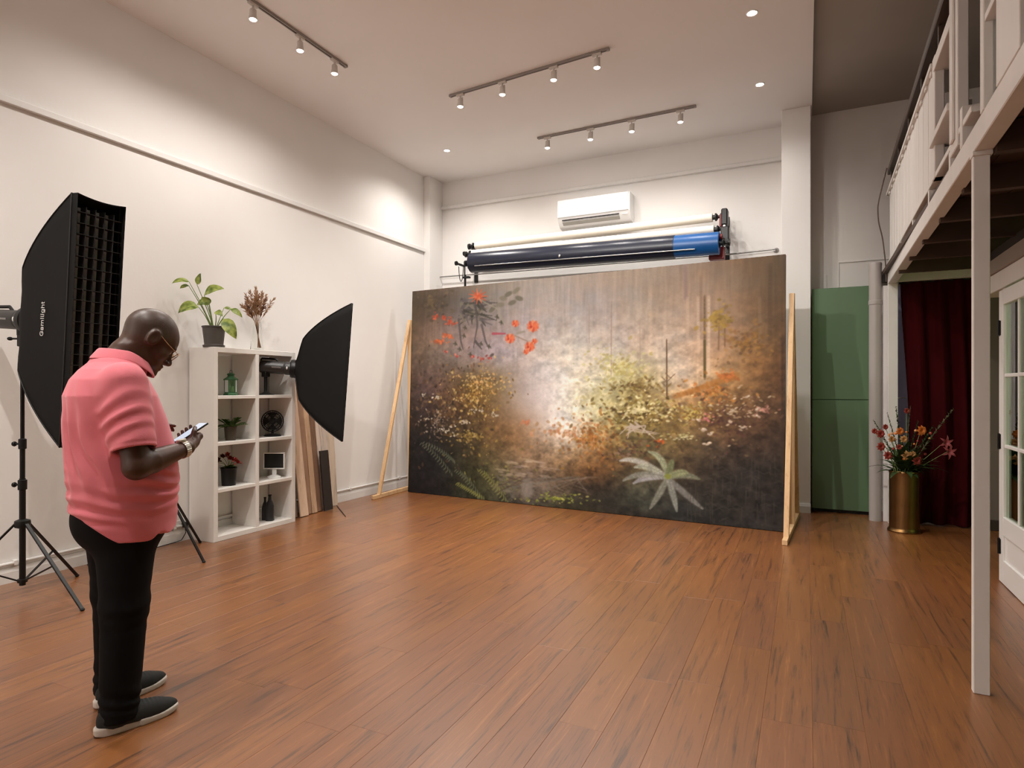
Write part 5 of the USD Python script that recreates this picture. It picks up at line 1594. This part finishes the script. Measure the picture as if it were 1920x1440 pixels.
def hand_left(P):
    fw = np.array([0.42, 0.86, 0.20]); fw /= np.linalg.norm(fw)
    sd = np.array([0.90, -0.42, -0.08]); sd -= fw * (sd @ fw); sd /= np.linalg.norm(sd)
    up = np.cross(sd, fw)
    L = lambda a, b, c: WL + sd * a + fw * b + up * c
    d = smin(cone(P, WL, L(0, 0.045, 0), 0.026, 0.026), cone(P, L(-0.024, 0.062, 0), L(0.024, 0.066, 0), 0.016, 0.0165), 0.02)
    for a, ln_, curl in ((0.030, 0.078, 0.15), (0.010, 0.080, 0.9), (-0.010, 0.074, 1.1), (-0.029, 0.060, 1.2)):
        p, dirn, r = L(a, 0.070, 0.002), np.array([fw, -up]), 0.0086
        th, pts = 0.15, [p]
        for s, c in ((0.45, 0.5), (0.32, 0.8), (0.23, 0.6)):
            pts.append(pts[-1] + ln_ * s * (fw * math.cos(th) - up * math.sin(th)))
            th += curl * c
        for k in range(3):
            d = smin(d, cone(P, pts[k], pts[k + 1], r * (1.05 - 0.1 * k), r * (0.95 - 0.1 * k)), 0.006)
    th = np.minimum(cone(P, L(0.024, 0.020, -0.004), L(0.046, 0.052, -0.012), 0.014, 0.0115), cone(P, L(0.046, 0.052, -0.012), L(0.046, 0.080, -0.016), 0.0110, 0.0085))
    return smin(d, th, 0.010)


EL_R, EL_L = np.array([0.280, -0.045, 1.048]), np.array([-0.292, -0.095, 1.118])
SH_R, SH_L = np.array([0.190, -0.068, 1.375]), np.array([-0.195, -0.072, 1.375])


def body(P):
    d = head(P)
    d = smin(d, cone(P, (0, -0.045, 1.445), (0, 0.030, 1.545), 0.074, 0.064), 0.03)
    d = smin(d, ell(P, (0, -0.020, 1.525), (0.055, 0.040, 0.020)), 0.02)
    d = smin(d, cone(P, (0, -0.055, 1.40), (0, -0.03, 1.20), 0.07, 0.10), 0.05)
    d = smin(d, cone(P, (0, -0.03, 1.20), (0, -0.03, 0.92), 0.11, 0.11), 0.05)
    d = smin(d, cone(P, SH_L, SH_R, 0.055, 0.055), 0.05)
    for sh_p, el_p, wr_p, mus in ((SH_R, EL_R, WR, 0.050), (SH_L, EL_L, WL, 0.047)):
        d = smin(d, cone(P, sh_p, el_p, 0.060, 0.047), 0.03)
        m = el_p + (wr_p - el_p) * 0.28
        d = smin(d, np.minimum(cone(P, el_p, m, 0.045, mus), cone(P, m, wr_p, mus, 0.029)), 0.02)
    d = smin(d, hand_right(P), 0.012)
    d = smin(d, hand_left(P), 0.012)
    for s in (-1, 1):
        k1, k2 = (0.019, 0.035) if s < 0 else (0.0, 0.0)
        d = smin(d, cone(P, (s * 0.09, -0.03, 0.88), (s * 0.118, -0.045 + k1, 0.48), 0.085, 0.048), 0.04)
        d = smin(d, cone(P, (s * 0.118, -0.045 + k1, 0.48), (s * 0.137, -0.074 + k2, 0.09), 0.048, 0.032), 0.02)
        d = smin(d, cone(P, (s * 0.137, -0.070 + k2, 0.075), (s * 0.140 - (0.02 if s < 0 else 0), 0.06 + k2, 0.042), 0.030, 0.012), 0.02)
    return d


RING = np.array([  # height, half width, half depth, middle of the depth
    (0.60, 0.212, 0.170, -0.020), (0.74, 0.216, 0.180, -0.022), (0.86, 0.226, 0.188, -0.022), (0.98, 0.236, 0.197, -0.022), (1.10, 0.236, 0.190, -0.030), (1.22, 0.230, 0.178, -0.052),
    (1.32, 0.226, 0.160, -0.070), (1.385, 0.205, 0.132, -0.075), (1.425, 0.165, 0.108, -0.070), (1.455, 0.118, 0.090, -0.058), (1.490, 0.085, 0.080, -0.045)])


def hem(P):
    back = np.clip((-P[:, 1] - 0.02) / 0.15, -1, 1)
    return 0.742 + 0.012 * back + 0.095 * np.clip((-P[:, 1] - 0.085) / 0.12, 0, 1) ** 1.2 + 0.035 * np.clip((P[:, 1] - 0.03) / 0.13, 0, 1) + 0.02 * np.clip((-P[:, 0] - 0.03) / 0.19, 0, 1) + 0.022 * np.exp(-((P[:, 0] - 0.20) / 0.04) ** 2 - ((P[:, 1] - 0.06) / 0.03) ** 2)


def shirt(P):
    z = P[:, 2]
    a, b, cy = (np.interp(z, RING[:, 0], RING[:, k]) for k in (1, 2, 3))
    x, y = P[:, 0], P[:, 1] - cy
    k = (np.abs(x / a) ** 2.25 + np.abs(y / b) ** 2.25) ** (1 / 2.25)
    d = (k - 1) * np.minimum(a, b)
    th = np.arctan2(y / b, x / a)
    n1 = noise(P * 7.0, 3) - 0.5
    # folds: a band of them round the waist, long ones down the back
    w1 = np.exp(-((z - 0.905 - 0.05 * np.sin(2 * th + 0.6)) / 0.075) ** 2)
    d = d - 0.0085 * w1 * np.sin(2 * np.pi * (z / 0.052 + 0.55 * np.sin(1.5 * th + 0.5) + 0.9 * n1)) * (0.45 + 0.55 * np.sin(2.0 * th + 0.8) ** 2)
    w2 = np.exp(-((z - 1.12) / 0.17) ** 2) * np.clip(-np.sin(th) * 1.1 + 0.35, 0, 1)
    d = d - 0.0075 * w2 * np.sin(2 * np.pi * (x / 0.085 + (z - 1.1) / 0.30 + 0.8 * n1))
    w3 = np.exp(-((z - 0.80) / 0.05) ** 2)
    d = d - 0.004 * w3 * np.sin(7 * th + 6 * n1)
    d = smax(d, z - 1.478, 0.012)
    hm = hem(P)
    for sh_p, el_p, tl, rr in ((SH_R, EL_R, 0.80, 1.0), (SH_L, EL_L, 0.76, 0.97)):
        ax = el_p - sh_p
        L = np.linalg.norm(ax)
        ax = ax / L
        t = (P - sh_p) @ ax / L
        q = P - sh_p - np.outer(t * L, ax)
        side_ = np.arctan2(q[:, 1], q[:, 0])
        s = cone(P, sh_p + np.array([0, 0, -0.006]), sh_p + ax * L * 1.05, 0.084 * rr, 0.079 * rr)
        s = s - 0.0062 * np.exp(-((t - 0.45) / 0.32) ** 2) * np.sin(2 * np.pi * (t * 5.2 + 0.55 * np.cos(side_ - 0.4) + 0.7 * n1)) * (0.55 + 0.45 * np.cos(side_ + 1.2))
        s = s - 0.0022 * np.exp(-((t - tl + 0.045) / 0.012) ** 2) * -1.0
        s = smax(s, (t - tl) * L, 0.006)
        s = smax(s, -np.maximum(cone(P, sh_p + ax * L * (tl - 0.12), sh_p + ax * L * 1.3, 0.066 * rr, 0.070 * rr), -10), 0.004)
        d = smin(d, s, 0.030)
    return smax(d, (hm - z) * 0.9, 0.006)


def trousers(P):
    z = P[:, 2]
    S = np.hstack([np.abs(P[:, :1]), P[:, 1:2] - 0.035 * (P[:, :1] < 0) * np.clip((0.8 - z[:, None]) / 0.6, 0, 1), P[:, 2:]])
    n1 = noise(P * 8.0, 5) - 0.5
    d = ell(P, (0, -0.030, 0.815), (0.190, 0.180, 0.165))
    d = smin(d, cone(S, (0.092, -0.035, 0.82), (0.118, -0.048, 0.48), 0.118, 0.084), 0.05)
    d = smin(d, cone(S, (0.118, -0.048, 0.48), (0.137, -0.072, 0.05), 0.084, 0.068), 0.03)
    fold = np.exp(-((z - 0.12) / 0.06) ** 2) * 0.0035 * np.sin(2 * np.pi * (z / 0.05 + 1.4 * n1 + 0.3 * np.sin(9 * P[:, 1]))) + np.exp(-((z - 0.46) / 0.10) ** 2) * 0.0015 * np.sin(2 * np.pi * (z / 0.07 + 1.2 * n1))
    d = d - fold
    d = smax(d, z - 1.0, 0.02)
    return smax(d, 0.040 - z, 0.006)


def shoe_upper(P):
    d = ell(P, (0, 0.015, 0.028), (0.0455, 0.138, 0.046))
    d = smin(d, ell(P, (0, -0.085, 0.055), (0.037, 0.056, 0.058)), 0.03)
    d = smin(d, cone(P, (0, -0.075, 0.055), (0, -0.072, 0.098), 0.040, 0.040), 0.02)
    d = smin(d, cone(P, (0, -0.02, 0.055), (0, 0.06, 0.038), 0.034, 0.030), 0.03)
    d = smax(d, P[:, 2] - 0.105, 0.006)
    d = d - 0.0022 * np.exp(-((P[:, 1] - 0.03) / 0.045) ** 2) * np.sin(2 * np.pi * P[:, 1] / 0.016) * np.exp(-(P[:, 0] / 0.02) ** 2)
    return smax(d, 0.022 - P[:, 2], 0.003)


def shoe_sole(P):
    wy = np.where(P[:, 1] > 0, 0.05, 0.044)
    k = (np.abs(P[:, 0] / wy) ** 2.6 + np.abs((P[:, 1] - 0.002) / 0.152) ** 2.6) ** (1 / 2.6)
    d = (k - 1) * 0.046
    top = 0.036 - 0.012 * np.clip((P[:, 1] + 0.10) / 0.16, 0, 1) + 0.008 * np.clip((P[:, 1] - 0.09) / 0.06, 0, 1)
    bot = 0.0 + 0.010 * np.clip((P[:, 1] - 0.085) / 0.065, 0, 1) ** 2 + 0.004 * np.clip((-P[:, 1] - 0.12) / 0.03, 0, 1)
    return smax(smax(d, P[:, 2] - top, 0.006), bot - P[:, 2], 0.004)


M_skin = usdkit.material(stage, "/World/Looks/skin", {"a": ("attribute", {"attribute": "tone"}), "n": ("noise_texture", {"scale": 220.0, "detail": 3.0}), "tc": ("texture_coordinate", {}),
                         "b": ("bump", {"strength": 0.25, "distance": 0.0008}), "p": ("principled_bsdf", {"roughness": 0.42, "specular_ior_level": 0.5, "subsurface_weight": 0.08, "subsurface_radius": (0.012, 0.005, 0.003), "subsurface_scale": 0.5})},
                         [("a.color", "p.base_color"), ("tc.object", "n.vector"), ("n.fac", "b.height"), ("b.normal", "p.normal")], "p.BSDF")
M_shirt = look("pink_knit", (0.80, 0.205, 0.250), 0.85, vary=0.03, scale=12, bump=0.0006, bscale=420, sheen_weight=0.25, sheen_roughness=0.4)
M_trouser = look("black_twill", (0.0030, 0.0030, 0.0034), 0.85, bump=0.0004, bscale=500, specular_ior_level=0.2)
M_shoe = look("charcoal_knit", (0.018, 0.019, 0.018), 0.8, bump=0.0006, bscale=350)
M_sole = look("off_white_rubber", (0.62, 0.56, 0.50), 0.55)

PLOC = R * -1.607 + F * 2.60
mid_dir = R + F
RZ = math.atan2(*((R - F) / math.sqrt(2))[[1, 0]])
man = thing("person", "bald man in a pink polo shirt and black trousers, head bowed over a phone", "person", (PLOC[0], PLOC[1], 0), RZ)
bv, bf = surface(body, (-0.40, -0.34, 0.0), (0.40, 0.40, 1.76), 0.0042)
bn = None
Hh_ = to_head(bv)
base_tone = np.array([0.068, 0.028, 0.0155])
tone = np.tile(base_tone, (len(bv), 1)) * (0.9 + 0.25 * fbm(bv * 30, 3, 4))[:, None]
inhead = np.linalg.norm(Hh_, axis=1) < 0.18
hairline = np.clip((Hh_[:, 2] + 0.045 - 0.30 * np.clip(Hh_[:, 1] - 0.03, 0, 1) - 0.02 * np.sin(18 * Hh_[:, 1])) / 0.02, 0, 1) * np.clip((0.062 - Hh_[:, 1]) / 0.03, 0, 1) * inhead * np.clip((0.090 - np.abs(Hh_[:, 0])) / 0.01, 0, 1)
tone = tone * (1 - 0.5 * hairline[:, None]) + np.array([0.060, 0.046, 0.036]) * 0.5 * hairline[:, None] * (0.8 + 0.4 * noise(bv * 400, 2))[:, None]
lip = np.exp(-((Hh_[:, 2] + 0.111) / 0.010) ** 2 - (Hh_[:, 0] / 0.024) ** 2) * (Hh_[:, 1] > 0.098) * inhead
tone = tone * (1 - 0.4 * lip[:, None]) + np.array([0.07, 0.024, 0.021]) * 0.4 * lip[:, None]
brow = np.exp(-((Hh_[:, 2] + 0.014) / 0.005) ** 2 - ((np.abs(Hh_[:, 0]) - 0.032) / 0.018) ** 2) * (Hh_[:, 1] > 0.09) * inhead
tone = tone * (1 - 0.8 * brow[:, None]) + 0.01 * 0.8 * brow[:, None]
bpath = part(man, "body", (bv, bf), M_skin, True)
UsdGeom.PrimvarsAPI(stage.GetPrimAtPath(bpath)).CreatePrimvar("tone", T.Color3fArray, "vertex").Set(Vt.Vec3fArray.FromNumpy(np.clip(tone, 0.003, 1).astype(np.float32)))
sp = part(man, "shirt", surface(shirt, (-0.42, -0.34, 0.66), (0.42, 0.30, 1.52), 0.0050), M_shirt, True, label="pink short-sleeved polo shirt")
part(man, "trousers", surface(trousers, (-0.30, -0.28, 0.0), (0.30, 0.22, 1.05), 0.0065), M_trouser, True, label="black trousers")
# turned-down collar and the placket
ca = np.linspace(0, 2 * np.pi, 72, endpoint=False)
prof_c = [(0.0, 0.000, 0.036), (0.004, 0.002, 0.040), (0.012, 0.003, 0.034), (0.030, -0.002, 0.004), (0.030, -0.004, -0.002), (0.024, -0.004, 0.002), (0.004, 0.0, 0.026), (-0.004, 0.0, 0.0)]
cr = []
for o, dy, dz in prof_c:
    rx, ry = 0.079 + o, 0.079 + o
    back_ = np.clip(-np.sin(ca), 0, 1)
    front_ = np.clip(np.sin(ca), 0, 1)
    x_ = rx * np.cos(ca)
    y_ = -0.030 + ry * np.sin(ca) + dy + 0.012 * front_
    z_ = 1.463 + dz + 0.012 * back_ - 0.055 * front_ ** 1.3 - (0.012 * front_ if dz < 0.01 else 0)
    cr.append(np.stack([x_, y_, z_], 1))
cr = np.vstack(cr)
npf, nca = len(prof_c), len(ca)
ii, jj = np.meshgrid(np.arange(npf), np.arange(nca), indexing="ij")
cq = np.stack([ii * nca + jj, ii * nca + (jj + 1) % nca, ((ii + 1) % npf) * nca + (jj + 1) % nca, ((ii + 1) % npf) * nca + jj], -1).reshape(-1, 4)
part(sp, "collar", (cr, cq), M_shirt, 50)
# shoes
up_m = surface(shoe_upper, (-0.07, -0.17, 0.0), (0.07, 0.18, 0.13), 0.004)
so_m = surface(shoe_sole, (-0.07, -0.17, -0.01), (0.07, 0.18, 0.07), 0.004)
for s, fy, fa_ in ((1, -0.009, 3.0), (-1, 0.035, 14.0)):
    mv = lambda m: turn(m, math.radians(fa_), (s * 0.1375, fy, 0))
    shp = part(man, "shoe", mv(up_m), M_shoe, True, label="charcoal knitted trainer with a pale sole")
    part(shp, "sole", mv(so_m), M_sole, True, label="off-white rubber sole")
    lc = MB()
    for k in range(4):
        yy_ = -0.005 + 0.02 * k
        zt = 0.088 - 0.008 * k
        lc.tube([(-0.017, yy_, zt - 0.008), (0, yy_ + 0.004, zt), (0.017, yy_, zt - 0.008)], 0.0022, 6)
    part(shp, "laces", mv(lc.get()), M_black, True)
# spectacles
M_gold = look("thin_gold_frame", (0.55, 0.38, 0.22), 0.3, metallic=1.0)
gl = MB()
lens = []
for s in (-1, 1):
    a = np.linspace(0, 2 * np.pi, 33)
    ring_ = np.stack([s * 0.034 + 0.026 * np.cos(a), 0.1275 - 0.012 * (0.019 * np.sin(a) / 0.019) * -0.35 - 0.02 * np.abs(np.cos(a)) * 0.1, -0.042 + 0.0195 * np.sin(a)], 1)
    gl.add(*tube(from_head(ring_), 0.0016, 6))
    gl.add(*tube(from_head(np.array([(s * 0.060, 0.1265, -0.036), (s * 0.071, 0.118, -0.033), (s * 0.080, 0.060, -0.020), (s * 0.084, 0.012, -0.004), (s * 0.086, -0.012, -0.012)])), 0.0015, 6))
    lens.append((from_head(np.vstack([ring_[:-1], ring_[:-1].mean(0, keepdims=True)])), np.array([(k, (k + 1) % 32, 32) for k in range(32)])))
gl.add(*tube(from_head(np.array([(-0.009, 0.1285, -0.036), (0, 0.1315, -0.032), (0.009, 0.1285, -0.036)])), 0.0015, 6))
gp = part(man, "spectacles", gl.get(), M_gold, True, label="thin gold-rimmed spectacles")
for l_ in lens:
    part(gp, "lens", l_, pane("spectacle_lens") if not usedlook("spectacle_lens") else "/World/Looks/spectacle_lens", False)
# wrist watch
ax_w = (EL_R - WR) / np.linalg.norm(EL_R - WR)
wc_ = WR + ax_w * 0.022
_, wa, wb = frame_of(ax_w)
M_watch = look("pale_steel", (0.70, 0.66, 0.58), 0.35, metallic=0.6)
ws_ = MB()
for k in range(26):
    a = k * 2 * np.pi / 26
    o = wa * math.cos(a) + wb * math.sin(a)
    tg_ = -wa * math.sin(a) + wb * math.cos(a)
    c = wc_ + o * 0.0355
    ws_.add(*bar(c - tg_ * 0.0038, c + tg_ * 0.0038, 0.024, 0.0042, 0.0008, o))
wp = part(man, "watch", ws_.get(), M_watch, 30, label="pale metal watch on the right wrist")
wo = (wa if abs(wa[2]) > abs(wb[2]) else wb)
wo = wo if wo[2] > 0 else -wo
part(wp, "watch_case", lathe([(0, 0), (0.019, 0), (0.020, 0.003), (0.019, 0.009), (0.016, 0.0105), (0, 0.0105)], 24, wc_ + wo * 0.033, wo), M_watch, 40)
for s in (-1, 1):
    part(man, "eye", ball(from_head([(s * 0.031, 0.0915, -0.038)])[0], 0.0135, 10), look("eye_white", (0.55, 0.5, 0.46), 0.2) if not usedlook("eye_white") else "/World/Looks/eye_white", True)

# the phone in his right hand
pv, pf_ = box((-0.036, -0.075, -0.004), (0.036, 0.075, 0.004), 0.0025)
fr_ph = lambda v: PC + v[:, :1] * PH_W + v[:, 1:2] * PH_L + v[:, 2:] * PH_N
phn = thing("smartphone", "smartphone with a lit pale screen held in the man's right hand", "phone", (PLOC[0], PLOC[1], 0), RZ)
part(phn, "casing", (fr_ph(pv), pf_), M_black, 30)
sv, sf = box((-0.0335, -0.071, 0.0038), (0.0335, 0.071, 0.0044))
part(phn, "screen", (fr_ph(sv), sf), usdkit.material(stage, "/World/Looks/phone_screen", {"p": ("principled_bsdf", {"base_color": (0.10, 0.11, 0.13), "roughness": 0.15, "emission_color": (0.60, 0.66, 0.78), "emission_strength": 0.22})}, [], "p.BSDF"), False, label="lit screen")
